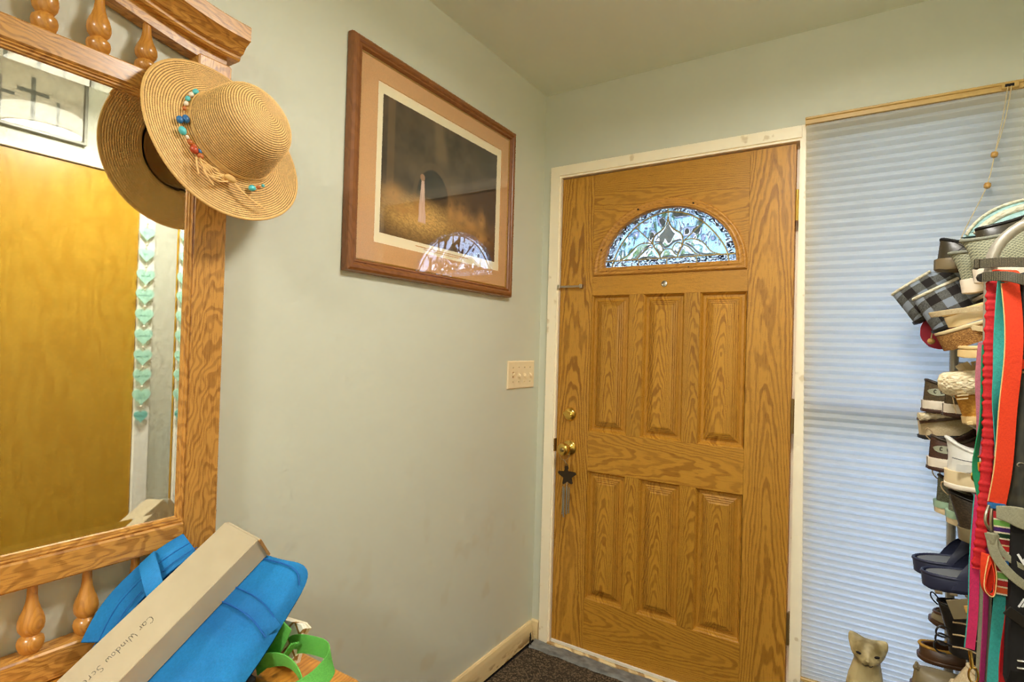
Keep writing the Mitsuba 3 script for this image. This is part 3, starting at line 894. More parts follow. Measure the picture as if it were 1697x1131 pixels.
# silvered glass with a bevelled border (four facets)
GXF = 0.0365
BV, TILT = 0.024, math.tan(math.radians(2.6))
y0, y1, z0, z1 = gy0 + 0.002, gy1 - 0.002, gz0 + 0.002, gz1 - 0.002
e = BV * TILT
V = np.array([(GXF, y0 + BV, z0 + BV), (GXF, y1 - BV, z0 + BV), (GXF, y1 - BV, z1 - BV), (GXF, y0 + BV, z1 - BV), (GXF + e, y0, z0), (GXF + e, y1, z0), (GXF + e, y1, z1), (GXF + e, y0, z1)])
F = [[0, 1, 2, 3], [4, 5, 1, 0], [5, 6, 2, 1], [6, 7, 3, 2], [7, 4, 0, 3]]
add('mirror_glass', (V, np.array(F)), 'mirror_silver', parent=MR, smooth=False)
add('back_board', bx(0.002, 0.030, MYL + 0.03, MYR - 0.03, 0.89, 1.79), 'oak_frame', parent=MR, smooth=False, grain=((0, 0, 1), (0, 0, 0)))


def spindle(y, z0, h, rmax=0.0192):
    p = [(0.0001, 0), (0.011, 0.0), (0.0155, 0.04), (0.0185, 0.10), (0.0195, 0.155), (0.0180, 0.21), (0.0130, 0.245), (0.0115, 0.26), (0.0135, 0.275), (0.0178, 0.33), (0.0195, 0.40), (0.0190, 0.46), (0.0165, 0.54), (0.0125, 0.62), (0.0092, 0.72), (0.0076, 0.83), (0.0072, 1.0), (0.0001, 1.0)]
    add('spindle', lathe([(r * rmax / 0.0195, t * h) for r, t in p], (0.028, y, z0), (0, 0, 1), 36), 'oak_spindle', parent=MR, smooth=40, grain=((0, 0, 1), (0.028, y, z0)))


for i in range(11):
    y = -1.628 - 0.0795 * i
    if y > MYL + SW:
        spindle(y, 0.745, 0.1195)
def crown_z(y):
    t = np.clip((np.abs(y - MC) - 0.12) / 0.36, 0, 1)
    return 1.882 + 0.055 * (0.5 + 0.5 * np.cos(np.pi * t))


for i in range(10):
    y = -1.6415 - 0.0795 * i
    if y > MYL + SW + 0.03:
        spindle(y, 1.809, crown_z(y) - 1.809 + 0.004)
ya = np.linspace(MYL + 0.008, MYR - 0.008, 90)
pg = Polygon(list(zip(ya, crown_z(ya))) + list(zip(ya[::-1], crown_z(ya[::-1]) + 0.045)))
add('crown_board', fix(on_left(extrude(pg, 0.032), 0.006)), 'oak_frame', parent=MR, smooth=30, grain=((0, 1, 0), (0.02, MC, 1.9), (0, 0, 1)))
ya = np.linspace(MYL - 0.012, MYR + 0.012, 90)
path = np.stack([np.full(90, 0.006), ya, crown_z(np.clip(ya, MYL, MYR)) + 0.024], 1)
cr = np.array([(0.0, 0.0), (0.046, 0.0), (0.050, 0.004), (0.051, 0.010), (0.060, 0.012), (0.066, 0.019), (0.070, 0.024), (0.082, 0.030), (0.088, 0.033), (0.0885, 0.062), (0.085, 0.0655), (0.0, 0.0655)])
v = np.concatenate([np.stack([path[:, 0] + a, path[:, 1], path[:, 2] + b], 1) for a, b in cr])
n, kk = 90, len(cr)
f = [[j * n + i, j * n + i + 1, ((j + 1) % kk) * n + i + 1, ((j + 1) % kk) * n + i] for j in range(kk) for i in range(n - 1)]
tri = trimesh.creation.triangulate_polygon(Polygon(cr), engine='earcut')[1]
f3 = [[a * n + (n - 1) for a in t] for t in tri] + [[t[0] * n, t[2] * n, t[1] * n] for t in tri]
m = cat(tm((v, np.array(f))), trimesh.Trimesh(v, np.array(f3), process=False))
m.merge_vertices()
add('crown_molding', fix(m), 'oak_frame', parent=MR, smooth=30, grain=((0, 1, 0), (0.05, MC, 1.95), (0, 0, 1)))

# ------------------------------------------------------------------ straw hat
HO, HR = np.array([0.112, -1.515, 1.706]), 0.172
HA = np.array([0.941, 0.097, 0.324])
HA, HE, HG = frame_from(HA)
hat = thing('straw_hat', 'woven straw sun hat with beaded cord band hung on the mirror corner', 'hat')


def straw(p, n, uv):
    u, v = uv.x, uv.y          # u = distance along the profile in braid widths, v = angle
    fr = u - dr.floor(u)
    groove = smoothstep(0.05, 0.4, fr) * (1 - smoothstep(0.7, 1.0, fr))
    st = noise(v * 160 + dr.floor(u) * 7.3, dr.floor(u) * 3.0, 1.0)
    c = mix(C(134, 96, 46), C(230, 188, 122), groove)
    return c * (0.86 + 0.26 * st)


mat('straw', pr(proc(straw), 0.6, specular=0.4))
nR, nA = 0, 220
NP = 150
profile = []     # (r, h) from crown top centre to the brim edge
key_ = np.array([(0.0, 0.117), (0.025, 0.1155), (0.048, 0.111), (0.065, 0.102), (0.0755, 0.089), (0.081, 0.073), (0.0855, 0.052), (0.0895, 0.030), (0.0935, 0.012), (0.0985, 0.0055), (0.110, 0.0025), (0.130, -0.003), (0.150, -0.0075), (HR, -0.009)])
sk = smoothpath(np.c_[key_, np.zeros(len(key_))], 200)
profile = [(max(a, 0.0), b) for a, b, _ in sk]
profile = np.array(profile)
arc = np.r_[0, np.cumsum(np.linalg.norm(np.diff(profile, axis=0), axis=1))]
BRAID = 0.0045


def hat_mesh(off):
    t = np.linspace(0, 2 * np.pi, nA + 1)
    rows, uvs = [], []
    s = arc / BRAID
    nn = np.gradient(profile, axis=0)
    nn = np.stack([nn[:, 1], -nn[:, 0]], 1)
    nn /= np.maximum(np.linalg.norm(nn, axis=1, keepdims=True), 1e-9)
    for i, (r, h) in enumerate(profile):
        rip = -0.0010 * abs(math.cos(math.pi * s[i]))
        rr = max(r - nn[i, 0] * (rip + off) * 1.0, 1e-4)
        hh = h - nn[i, 1] * (rip + off)
        w = max(0, (r - 0.10) / 0.07)
        q = HO + rr * (np.cos(t)[:, None] * HE + np.sin(t)[:, None] * HG) * 1.0
        wob = hh + w * (0.005 * np.sin(2 * t + 0.6) + 0.003 * np.sin(3 * t + 2))
        rows.append(q + wob[:, None] * HA)
        uvs.append(np.stack([np.full(nA + 1, s[i]), t / (2 * np.pi)], 1))
    n = nA + 1
    m = len(rows)
    f = [[i * n + j, i * n + j + 1, (i + 1) * n + j + 1, (i + 1) * n + j] for i in range(m - 1) for j in range(nA)]
    return np.concatenate(rows), np.array(f), np.concatenate(uvs)


# finer profile so that every braid row is real relief
fine = np.linspace(0, arc[-1], 520)
profile = np.stack([np.interp(fine, arc, profile[:, 0]), np.interp(fine, arc, profile[:, 1])], 1)
arc = fine
v, f, uvq = hat_mesh(0.0)
add('crown_and_brim', (v, f), 'straw', parent=hat, smooth=True, uv=uvq)
v2, f2, uv2 = hat_mesh(0.0022)
add('lining', (v2, f2[:, ::-1]), 'straw', parent=hat, smooth=True, uv=uv2)
t = np.linspace(0, 2 * np.pi, 160, endpoint=False)
edge = HO + HR * (np.cos(t)[:, None] * HE + np.sin(t)[:, None] * HG) + (-0.009 + 0.005 * np.sin(2 * t + 0.6) + 0.003 * np.sin(3 * t + 2))[:, None] * HA
mat('raffia', pr(C(212, 170, 102), 0.6))
add('brim_binding', tube(edge, 0.0022, 8, closed=True), 'raffia', parent=hat, smooth=True)
mat('black_fabric', pr(C(14, 13, 14), 0.85))


def hat_pt(ang, r, h):
    return HO + r * (math.cos(ang) * HE + math.sin(ang) * HG) + h * HA


add('sweatband', lathe([(0.0905, 0.006), (0.0895, 0.02), (0.088, 0.036), (0.0875, 0.036)], HO, HA, 80), 'black_fabric', parent=hat)
mat('label_white', pr(C(226, 224, 214), 0.6))
la = math.radians(281)
cl = hat_pt(la, 0.0872, 0.020)
rad = math.cos(la) * HE + math.sin(la) * HG
tan = -math.sin(la) * HE + math.cos(la) * HG
lb = add('care_label', place(bx(-0.016, 0.016, -0.008, 0.012, 0, 0.0004), cl, tan, HA, -rad), 'label_white', parent=hat, smooth=False, label='small white label inside the crown')
mat('ink', pr(C(46, 40, 38), 0.7))
for i in range(4):
    add('print_line', place(bx(-0.013, 0.013 - 0.005 * (i % 2), 0.008 - i * 0.0042, 0.0094 - i * 0.0042, 0.0004, 0.0006), cl, tan, HA, -rad), 'ink', parent=lb, smooth=False)
for j, (h0, r0) in enumerate(((0.009, 0.0955), (0.0125, 0.0948), (0.016, 0.0942))):
    q = np.array([hat_pt(a, r0 + 0.0006 * math.sin(9 * a + j), h0 + 0.0012 * math.sin(5 * a + 2 * j)) for a in np.linspace(0, 2 * np.pi, 140, endpoint=False)])
    add('band_cord', tube(q, 0.0017, 7, closed=True), 'raffia', parent=hat, smooth=True)
#@@STAGE3
mat('bead_blue', pr(C(40, 104, 160), 0.25, clearcoat=0.6))
mat('bead_teal', pr(C(84, 186, 190), 0.3, clearcoat=0.5))
mat('bead_brown', pr(C(176, 92, 36), 0.35, clearcoat=0.4))
mat('bead_red', pr(C(176, 66, 34), 0.3, clearcoat=0.5))
mat('bead_white', pr(C(226, 216, 196), 0.4))
for ang, r, sz, mm in ((45, 0.100, 0.007, 'bead_teal'), (36, 0.101, 0.006, 'bead_white'), (27, 0.102, 0.006, 'bead_teal'), (19, 0.102, 0.0055, 'bead_white'), (11, 0.104, 0.0045, 'bead_brown'), (-2, 0.1035, 0.0085, 'bead_blue'), (-5, 0.1165, 0.0075, 'bead_blue'),
                       (-16, 0.1195, 0.0085, 'bead_teal'), (-22, 0.116, 0.004, 'bead_white'), (-27, 0.1165, 0.006, 'bead_brown'), (-31, 0.112, 0.0055, 'bead_brown'), (-34, 0.1185, 0.0085, 'bead_red'), (-37, 0.110, 0.005, 'bead_blue'), (-41, 0.116, 0.0065, 'bead_brown'),
                       (-99, 0.113, 0.008, 'bead_teal'), (-108, 0.110, 0.0045, 'bead_brown'), (-116, 0.108, 0.004, 'bead_teal')):
    a = math.radians(ang)
    b = trimesh.creation.icosphere(2, 1.0)
    b.apply_scale([sz, sz * 0.8, sz * 0.75])
    tn = -math.sin(a) * HE + math.cos(a) * HG
    rd = math.cos(a) * HE + math.sin(a) * HG
    add('bead', place(b, hat_pt(a, r, 0.0135), tn, rd, np.cross(tn, rd)), mm, parent=hat, smooth=True)
rg = np.random.default_rng(2)
for j in range(5):
    aa = np.radians(np.linspace(-42, -74, 7))
    rr = 0.118 + 0.010 * np.sin(np.linspace(0, np.pi, 7)) * (j - 1) * 0.6 + np.linspace(0.006, -0.003, 7)
    q = np.array([hat_pt(a, r, 0.015 + 0.003 * math.sin(j + 3 * i)) for i, (a, r) in enumerate(zip(aa, rr))])
    add('raffia_strand', ribbon(q, 0.0034, 0.0012, smooth_n=18, up=HA), 'raffia', parent=hat)
for a1, r1, a0, r0 in ((-50, 0.150, -40, 0.130), (-62, 0.147, -50, 0.140), (-106, 0.156, -74, 0.112), (-103, 0.150, -73, 0.113)):
    q = np.array([hat_pt(math.radians(a0 + (a1 - a0) * t), r0 + (r1 - r0) * t, 0.017 - 0.006 * t) for t in np.linspace(0, 1, 6)])
    add('raffia_strand', ribbon(q, 0.0038, 0.0014, smooth_n=14, up=HA), 'raffia', parent=hat)
kn = trimesh.creation.icosphere(2, 1.0)
kn.apply_scale([0.0125, 0.0075, 0.0065])
a = math.radians(-72.5)
add('raffia_knot', place(kn, hat_pt(a, 0.113, 0.017), -math.sin(a) * HE + math.cos(a) * HG, math.cos(a) * HE + math.sin(a) * HG, HA), 'raffia', parent=hat, smooth=True)

# ------------------------------------------------------------------ long cardboard box leaning on the blue tote
BA = np.array([0.162, -1.527, 0.929])
BU, BW, BN = np.array([-0.026, -0.815, -0.58]), np.array([0.98, 0.094, -0.176]), np.array([0.198, -0.572, 0.796])
BU /= np.linalg.norm(BU)
BW -= BU * (BW @ BU)
BW /= np.linalg.norm(BW)
BN = np.cross(BU, BW)


def bp(u, w, n=0.0):
    return BA + u * BU + w * BW + n * BN


mat('carton', pr(proc(lambda p, n, uv: mix(C(188, 174, 146), C(178, 162, 134), fbm(p.x * 20, p.y * 20, p.z * 20, 3))), 0.8, specular=0.15))
mat('kraft', pr(C(168, 124, 70), 0.8))
bxk = thing('cardboard_box', 'long narrow white cardboard box with handwriting leaning on the blue tote bag', 'box')
LB = 0.345
BWD, BTH = 0.0977, 0.0504
add('body', place(bx(0, LB, 0, BWD, -BTH, 0, 0.0012), BA, BU, BW, BN), 'carton', parent=bxk, smooth=False)
add('end_flap', place(bx(-0.0035, -0.0004, 0.003, BWD + 0.0015, -BTH, -0.0015, 0.0), BA, BU, BW, BN), 'carton', parent=bxk, smooth=False)
add('flap_edge', place(bx(-0.0037, 0.001, BWD - 0.0005, BWD + 0.0035, -BTH, -0.002, 0.0), BA, BU, BW, BN), 'kraft', parent=bxk, smooth=False, label='brown raw cardboard flap edge')
# handwriting: strokes in letter space (x along the line, y up), 1 = small-letter height
GLY = {
    'C': (1.0, [[(0.95, 1.75), (0.7, 1.95), (0.3, 1.7), (0.05, 1.0), (0.2, 0.25), (0.55, 0.0), (0.95, 0.25)]]),
    'a': (0.9, [[(0.75, 0.85), (0.45, 1.0), (0.1, 0.65), (0.15, 0.15), (0.45, 0.05), (0.75, 0.5), (0.78, 0.9), (0.75, 0.3), (0.95, 0.02)]]),
    'r': (0.7, [[(0.1, 0.95), (0.15, 0.02)], [(0.14, 0.55), (0.35, 0.9), (0.65, 0.95)]]),
    'W': (1.35, [[(0.0, 1.8), (0.2, 0.4), (0.4, 0.05), (0.62, 0.9), (0.66, 1.05), (0.72, 0.3), (0.95, 0.05), (1.2, 0.9), (1.3, 1.75)]]),
    'i': (0.35, [[(0.12, 0.95), (0.15, 0.05)], [(0.16, 1.35), (0.19, 1.42)]]),
    'n': (0.85, [[(0.08, 0.95), (0.1, 0.02)], [(0.1, 0.6), (0.35, 0.95), (0.6, 0.85), (0.66, 0.05)]]),
    'd': (0.9, [[(0.68, 0.8), (0.4, 0.95), (0.1, 0.55), (0.25, 0.06), (0.6, 0.2), (0.72, 1.0), (0.75, 1.9), (0.74, 0.4), (0.85, 0.02)]]),
    'o': (0.8, [[(0.4, 0.95), (0.1, 0.6), (0.2, 0.1), (0.5, 0.05), (0.68, 0.45), (0.55, 0.9), (0.38, 0.95)]]),
    'w': (1.05, [[(0.05, 0.95), (0.15, 0.2), (0.3, 0.08), (0.48, 0.7), (0.6, 0.1), (0.78, 0.15), (0.92, 0.95)]]),
    'S': (0.95, [[(0.8, 1.75), (0.45, 1.9), (0.12, 1.6), (0.3, 1.15), (0.7, 0.8), (0.75, 0.3), (0.4, 0.02), (0.05, 0.2)]]),
    'c': (0.8, [[(0.65, 0.85), (0.35, 0.98), (0.1, 0.55), (0.25, 0.1), (0.6, 0.12)]]),
    'e': (0.8, [[(0.12, 0.5), (0.6, 0.62), (0.5, 0.95), (0.18, 0.8), (0.12, 0.3), (0.4, 0.02), (0.7, 0.2)]]),
}
mat('pen_ink', pr(C(60, 48, 34), 0.6))
SXX, SYY = 0.0078, 0.0072
ms = []
pen = 0.0
for ch in 'Car Window Screen':
    if ch == ' ':
        pen += 0.75
        continue
    wd, strokes = GLY[ch]
    for st in strokes:
        q = np.array([(pen + a, b, 0) for a, b in st])
        q = smoothpath(q, 8 * len(q)) if len(q) > 2 else q
        w3 = np.array([bp(0.189 + a * SXX * 1.02, 0.0425 + b * SYY, 0.0001) for a, b, _ in q])
        ms.append(sweep(w3, np.array([(-0.0005, 0), (0, 0.0003), (0.0005, 0)]), normals=BN))
    pen += wd + 0.18
add('handwriting', cat(ms), 'pen_ink', parent=bxk, smooth=False, label='handwritten words Car Window Screen')

# ------------------------------------------------------------------ blue tote bag under the box
from shapely.geometry import LineString
tote = thing('tote_bag', 'bright blue fabric tote bag folded under the white cardboard box', 'bag')


def tote_fn(p, n, uv):
    f = fbm(p.x * 14, p.y * 14, p.z * 14, 3)
    thr = noise(p.x * 700, p.y * 500, p.z * 300)
    return mix(C(6, 86, 148), C(14, 124, 184), f) * (0.9 + 0.2 * thr)


mat('tote_cloth', bumped(pr(proc(tote_fn), 0.8, sheen=0.3), lambda p, n, uv: fbm(p.x * 22, p.y * 22, p.z * 22, 3), 0.006, 2e-3))
mat('tote_strap', pr(proc(lambda p, n, uv: tote_fn(p, n, uv) * mi.Color3f(0.85, 0.86, 0.9)), 0.8, sheen=0.3))
mat('tote_stitch', pr(C(10, 84, 156), 0.8))


def pillow(poly, depth, back, res=0.006, edge=0.018, wr=0.0, seed=0, amp=0.004):
    """Soft flat body: local (u,w); n from a pillow profile; back side flat. Returns the mesh in bp space (n offset 'back')."""
    minx, miny, maxx, maxy = poly.bounds
    ring = np.array([poly.exterior.interpolate(s, normalized=True).coords[0] for s in np.linspace(0, 1, 220, endpoint=False)])
    c = np.array(poly.representative_point().coords[0])
    L = [0.0, 0.06, 0.15, 0.3, 0.5, 0.7, 0.85, 1.0]
    v, h = [], []
    for t in L:
        q = ring * (1 - t) + c * t
        v.append(q)
        d = np.array([poly.exterior.distance(Point(x)) for x in q])
        e = np.clip(d / edge, 0, 1)
        h.append(np.sqrt(np.maximum(1 - (1 - e) ** 2, 0)))
    v = np.concatenate(v)
    h = np.concatenate(h)
    wob = (meshkit.fbm(np.c_[v * 14, np.full(len(v), seed)], 3, seed) - 0.5) * 2 * amp * h
    n = 220
    F = []
    for i in range(len(L) - 1):
        for j in range(n):
            F.append([i * n + j, i * n + (j + 1) % n, (i + 1) * n + (j + 1) % n, (i + 1) * n + j])
    F = np.array(F)
    topn = depth / 2 * h + wob
    botn = -depth / 2 * h
    m = len(v)
    VV = np.vstack([np.c_[v, topn + back], np.c_[v, botn + back]])
    FF = np.vstack([F, F[:, ::-1] + m])
    return VV, FF


def to_bp(V, zmin=0.692, xmin=0.054):
    q = BA + V[:, :1] * BU + V[:, 1:2] * BW + V[:, 2:3] * BN
    q[:, 2] = np.maximum(q[:, 2], zmin + 0.0004 * np.sin(q[:, 0] * 90))
    q[:, 0] = np.maximum(q[:, 0], xmin)
    return q


TOT = Polygon(smoothpath([(0.012, 0.0, 0), (-0.004, 0.07, 0), (-0.013, 0.125, 0), (-0.020, 0.165, 0), (-0.013, 0.186, 0), (0.012, 0.203, 0), (0.052, 0.213, 0), (0.097, 0.224, 0), (0.186, 0.238, 0), (0.25, 0.235, 0), (0.30, 0.20, 0), (0.31, 0.05, 0), (0.30, -0.05, 0),
                          (0.255, -0.072, 0), (0.198, -0.100, 0), (0.150, -0.110, 0), (0.10, -0.090, 0), (0.05, -0.05, 0)], 140, True)[:, :2]).buffer(0)
V, F = pillow(TOT, 0.036, -BTH - 0.0195, amp=0.003)
add('body', (to_bp(V), F), 'tote_cloth', parent=tote, smooth=50)
top0 = -BTH - 0.0015


def on_tote(pts, w, th=0.003, off=0.0, name='band', m='tote_strap', n=30):
    q = smoothpath([(a, b, 0) for a, b in pts], n)
    P3 = []
    for a, b, _ in q:
        d = TOT.exterior.distance(Point(a, b)) if TOT.contains(Point(a, b)) else 0.0
        e = min(d / 0.018, 1)
        P3.append((a, b, -BTH - 0.0195 + 0.018 * math.sqrt(max(1 - (1 - e) ** 2, 0)) + 0.0015 + off))
    P3 = to_bp(np.array(P3))
    return add(name, ribbon(P3, w, th, normals=BN), m, parent=tote)


on_tote([(0.095, 0.06), (0.088, 0.12), (0.088, 0.17), (0.101, 0.222)], 0.030, 0.003)
on_tote([(0.0125, 0.085), (0.004, 0.125), (-0.0005, 0.160), (0.004, 0.186), (0.018, 0.2015)], 0.0026, 0.0022, 0.0008, 'hem_seam', 'tote_stitch')
on_tote([(0.0795, 0.07), (0.0735, 0.12), (0.0745, 0.17), (0.087, 0.221)], 0.002, 0.002, 0.003, 'hem_seam', 'tote_stitch')
on_tote([(0.110, 0.07), (0.1035, 0.12), (0.1035, 0.17), (0.115, 0.223)], 0.0028, 0.003, 0.0022, 'hem_seam', 'tote_stitch')
# handle on the left: broad folded strap and a loop round it
q = [bp(0.055, -0.062, -0.036), bp(0.10, -0.070, -0.030), bp(0.15, -0.074, -0.032), bp(0.20, -0.070, -0.036), bp(0.255, -0.045, -0.045)]
q = [np.array([max(p[0], 0.075), p[1], max(p[2], 0.70)]) for p in q]
hs = add('handle', ribbon(q, 0.062, 0.005, normals=BN + 0.2 * BW, smooth_n=30), 'tote_cloth', parent=tote)
for o in (-0.024, -0.006, 0.0, 0.024):
    add('stitch_line', ribbon([p + o * BW + 0.0032 * BN for p in q], 0.0016, 0.0012, normals=BN + 0.2 * BW, smooth_n=30), 'tote_stitch', parent=hs)
lw = np.array([bp(0.130, -0.112, -0.045), bp(0.118, -0.106, -0.020), bp(0.122, -0.085, -0.014), bp(0.135, -0.055, -0.014), bp(0.150, -0.022, -0.018), bp(0.158, -0.004, -0.03)])
lw[:, 0] = np.maximum(lw[:, 0], 0.062)
nn = np.array([-BW * 0.8 + 0.4 * BN, -BW * 0.6 + BN * 0.6, BN - 0.2 * BW, BN, BN, BN])
add('loop', ribbon(lw, 0.032, 0.004, normals=nn, smooth_n=40), 'tote_cloth', parent=tote)
lw2 = np.array([bp(0.118, -0.109, -0.040), bp(0.098, -0.098, -0.038), bp(0.092, -0.080, -0.040), bp(0.098, -0.06, -0.042)])
lw2[:, 0] = np.maximum(lw2[:, 0], 0.060)
add('loop', ribbon(lw2, 0.020, 0.004, normals=BN, smooth_n=24), 'tote_cloth', parent=tote)

# ------------------------------------------------------------------ green webbing, folded printed cloth, dark pouch behind the tote
gs = thing('green_strap', 'bright green webbing strap looped on the dresser corner beside the blue tote bag', 'strap')


def web_fn(c1, c2, sc=1.0):
    A_, B_ = C(*c1), C(*c2)

    def fn(p, n, uv):
        k = noise(p.x * 900 * sc, p.y * 900 * sc, p.z * 900 * sc)
        return mix(A_, B_, k)
    return fn


mat('green_web', pr(proc(web_fn((72, 150, 56), (104, 184, 80))), 0.8, sheen=0.3))
fc = thing('folded_cloth', 'folded white cloth printed with brown trellis lines between the tote bag and the green strap', 'cloth')


def trellis(p, n, uv):
    u, v = uv.x * 26, uv.y * 26
    a = dr.abs((u + v) - dr.floor(u + v) - 0.5)
    b = dr.abs((u - v * 1.0) - dr.floor(u - v * 1.0) - 0.5)
    line = smoothstep(0.10, 0.06, dr.minimum(a, b))
    return mix(C(232, 226, 208), C(150, 112, 56), line)


mat('trellis_cloth', pr(proc(trellis), 0.8))
mat('cloth_edge', pr(C(226, 216, 190), 0.85))
ORI = np.array([0.335, -1.525, 0.0])
e1 = np.array([0.97, 0.05, 0.10])
e2 = np.array([-0.20, -0.28, -0.94])
e1 /= np.linalg.norm(e1)
e2 -= e1 * (e1 @ e2)
e2 /= np.linalg.norm(e2)
e3 = np.cross(e1, e2)
if e3[1] > 0: e3 = -e3
o0 = np.array([0.245, -1.485, 0.757])
for i in range(5):
    pg_ = Polygon([(0, 0), (0.106 + 0.004 * (i % 2), 0.003), (0.114 + 0.006 * ((i * 3) % 4) / 2, 0.009), (0.113, 0.020), (0.105, 0.070), (0, 0.070)])
    mm = extrude(pg_, 0.0042)
    q = place(mm, o0 + e3 * (0.0046 * (i - 2)) + e1 * 0.002 * i, e1, e2, e3)
    vv = np.asarray(q.vertices).copy()
    vv[:, 2] = np.maximum(vv[:, 2], TZ + 0.001 + 0.0005 * i)
    q = trimesh.Trimesh(vv, q.faces, process=False)
    add('fold', fix(q), 'trellis_cloth' if i in (3, 4) else 'cloth_edge', parent=fc, smooth=False, uv=(lambda V: np.stack([(V - o0) @ e1, (V - o0) @ e2], 1)))


def up_ribbon(pts, wdir, w, th, name, m, parent, n=40):
    q = smoothpath(pts, n)
    wd = smoothpath(wdir, n) if np.ndim(wdir) == 2 else np.tile(np.asarray(wdir, float), (n, 1))
    tg = np.gradient(q, axis=0)
    nn = np.cross(wd, tg)
    return add(name, ribbon(q, w, th, normals=nn), m, parent=parent)


up_ribbon([(0.366, -1.530, 0.788), (0.352, -1.533, 0.757), (0.333, -1.538, 0.727), (0.310, -1.548, 0.703)], [(1, 0.1, 0.15)] * 4, 0.034, 0.002, 'strap_end', 'green_web', gs)
for i in range(4):
    up_ribbon([(0.374 + 0.002 * i, -1.522 + 0.003 * i, 0.752), (0.364 + 0.001 * i, -1.527 + 0.003 * i, 0.735), (0.352, -1.53 + 0.003 * i, 0.712)], (0.25, 1, 0), 0.003, 0.004, 'strap_fold', 'green_web', gs, 10)
up_ribbon([(0.305, -1.552, 0.710), (0.338, -1.550, 0.722), (0.372, -1.549, 0.736), (0.405, -1.549, 0.741), (0.437, -1.552, 0.733), (0.460, -1.562, 0.716), (0.472, -1.580, 0.703)],
          [(0, -0.35, 0.94), (0, -0.35, 0.94), (0, -0.35, 0.94), (0, -0.35, 0.94), (0.15, -0.35, 0.9), (0.35, -0.35, 0.85), (0.5, -0.35, 0.75)], 0.030, 0.002, 'strap_loop', 'green_web', gs)
up_ribbon([(0.330, -1.503, 0.716), (0.352, -1.503, 0.734), (0.385, -1.502, 0.746), (0.420, -1.502, 0.752), (0.455, -1.506, 0.754), (0.476, -1.522, 0.748), (0.476, -1.545, 0.735), (0.462, -1.575, 0.722), (0.447, -1.600, 0.712)],
          [(0, 0.2, 1), (0, 0.1, 1), (0, 0, 1), (0, 0, 1), (-0.1, 0, 1), (-0.35, 0, 0.9), (-0.6, -0.1, 0.78), (-0.65, -0.1, 0.75), (-0.65, -0.1, 0.75)], 0.033, 0.002, 'strap_loop', 'green_web', gs, 60)
pc = thing('black_pouch', 'small black pouch on the dresser below the green strap', 'pouch')
pm = bx(0.275, 0.345, -1.622, -1.566, TZ + 0.001, TZ + 0.018, 0.006)
add('body', pm, 'black_fabric', parent=pc, smooth=False)
add('zip', bx(0.28, 0.34, -1.601, -1.597, TZ + 0.018, TZ + 0.0195), 'old_brass', parent=pc, smooth=False)

# ------------------------------------------------------------------ framed picture
pic = thing('framed_picture', 'large framed dark brown print with a tan mat on the left wall beside the door', 'picture')
PY0, PY1, PZ0, PZ1 = -1.127, -0.280, 1.493, 2.159
mat('mahogany', pr(proc(oak_fn((132, 80, 38), (96, 54, 22), 30, 0.2, 0.05, 0.4, 0.4, 0.25)), 0.28, specular=0.5, clearcoat=0.5, clearcoat_gloss=0.9))
mat('gilt', {'type': 'principled', 'base_color': rgb(C(176, 136, 64)), 'metallic': 0.7, 'roughness': 0.35})
fp = [(0, 0.0), (0.0, 0.014), (0.003, 0.022), (0.010, 0.0265), (0.018, 0.0268), (0.022, 0.024), (0.0235, 0.0215), (0.026, 0.0215), (0.028, 0.0235), (0.031, 0.0235), (0.0345, 0.018), (0.0355, 0.012)]


def mitred(x0, x1, z0, z1, prof, name, m, parent, x_off, gr=True):
    """Four mitred frame sides from a profile of (inset, depth); on the left wall."""
    cs = [(x0, z0, 1, 1), (x1, z0, -1, 1), (x1, z1, -1, -1), (x0, z1, 1, -1)]
    for i in range(4):
        a, b = cs[i], cs[(i + 1) % 4]
        v, f = [], []
        for ins, d in prof:
            v += [(a[0] + a[2] * ins, a[1] + a[3] * ins, d), (b[0] + b[2] * ins, b[1] + b[3] * ins, d)]
        for k_ in range(len(prof) - 1):
            f.append([2 * k_, 2 * k_ + 1, 2 * k_ + 3, 2 * k_ + 2])
        mm = on_left(tm((v, f)), x_off)
        ax = (0, 1, 0) if i in (0, 2) else (0, 0, 1)
        add(name, mm, m, parent=parent, smooth=30, grain=(ax, (0, (a[0] + b[0]) / 2, (a[1] + b[1]) / 2)) if gr else None)


mitred(PY0, PY1, PZ0, PZ1, fp, 'frame_side', 'mahogany', pic, 0.003)
mitred(PY0 + 0.0355, PY1 - 0.0355, PZ0 + 0.0355, PZ1 - 0.0355, [(0, 0.0140), (0.002, 0.0150), (0.005, 0.0130), (0.0055, 0.010)], 'gilt_fillet', 'gilt', pic, 0.003, False)
mat('mat_board', pr(proc(lambda p, n, uv: mi.Color3f(C(202, 156, 108)) * (0.95 + 0.1 * noise(p.y * 500, p.z * 500, 1))), 0.9))
mat('print_border', pr(C(236, 224, 190), 0.9))
mi_y0, mi_y1, mi_z0, mi_z1 = PY0 + 0.036, PY1 - 0.036, PZ0 + 0.036, PZ1 - 0.036


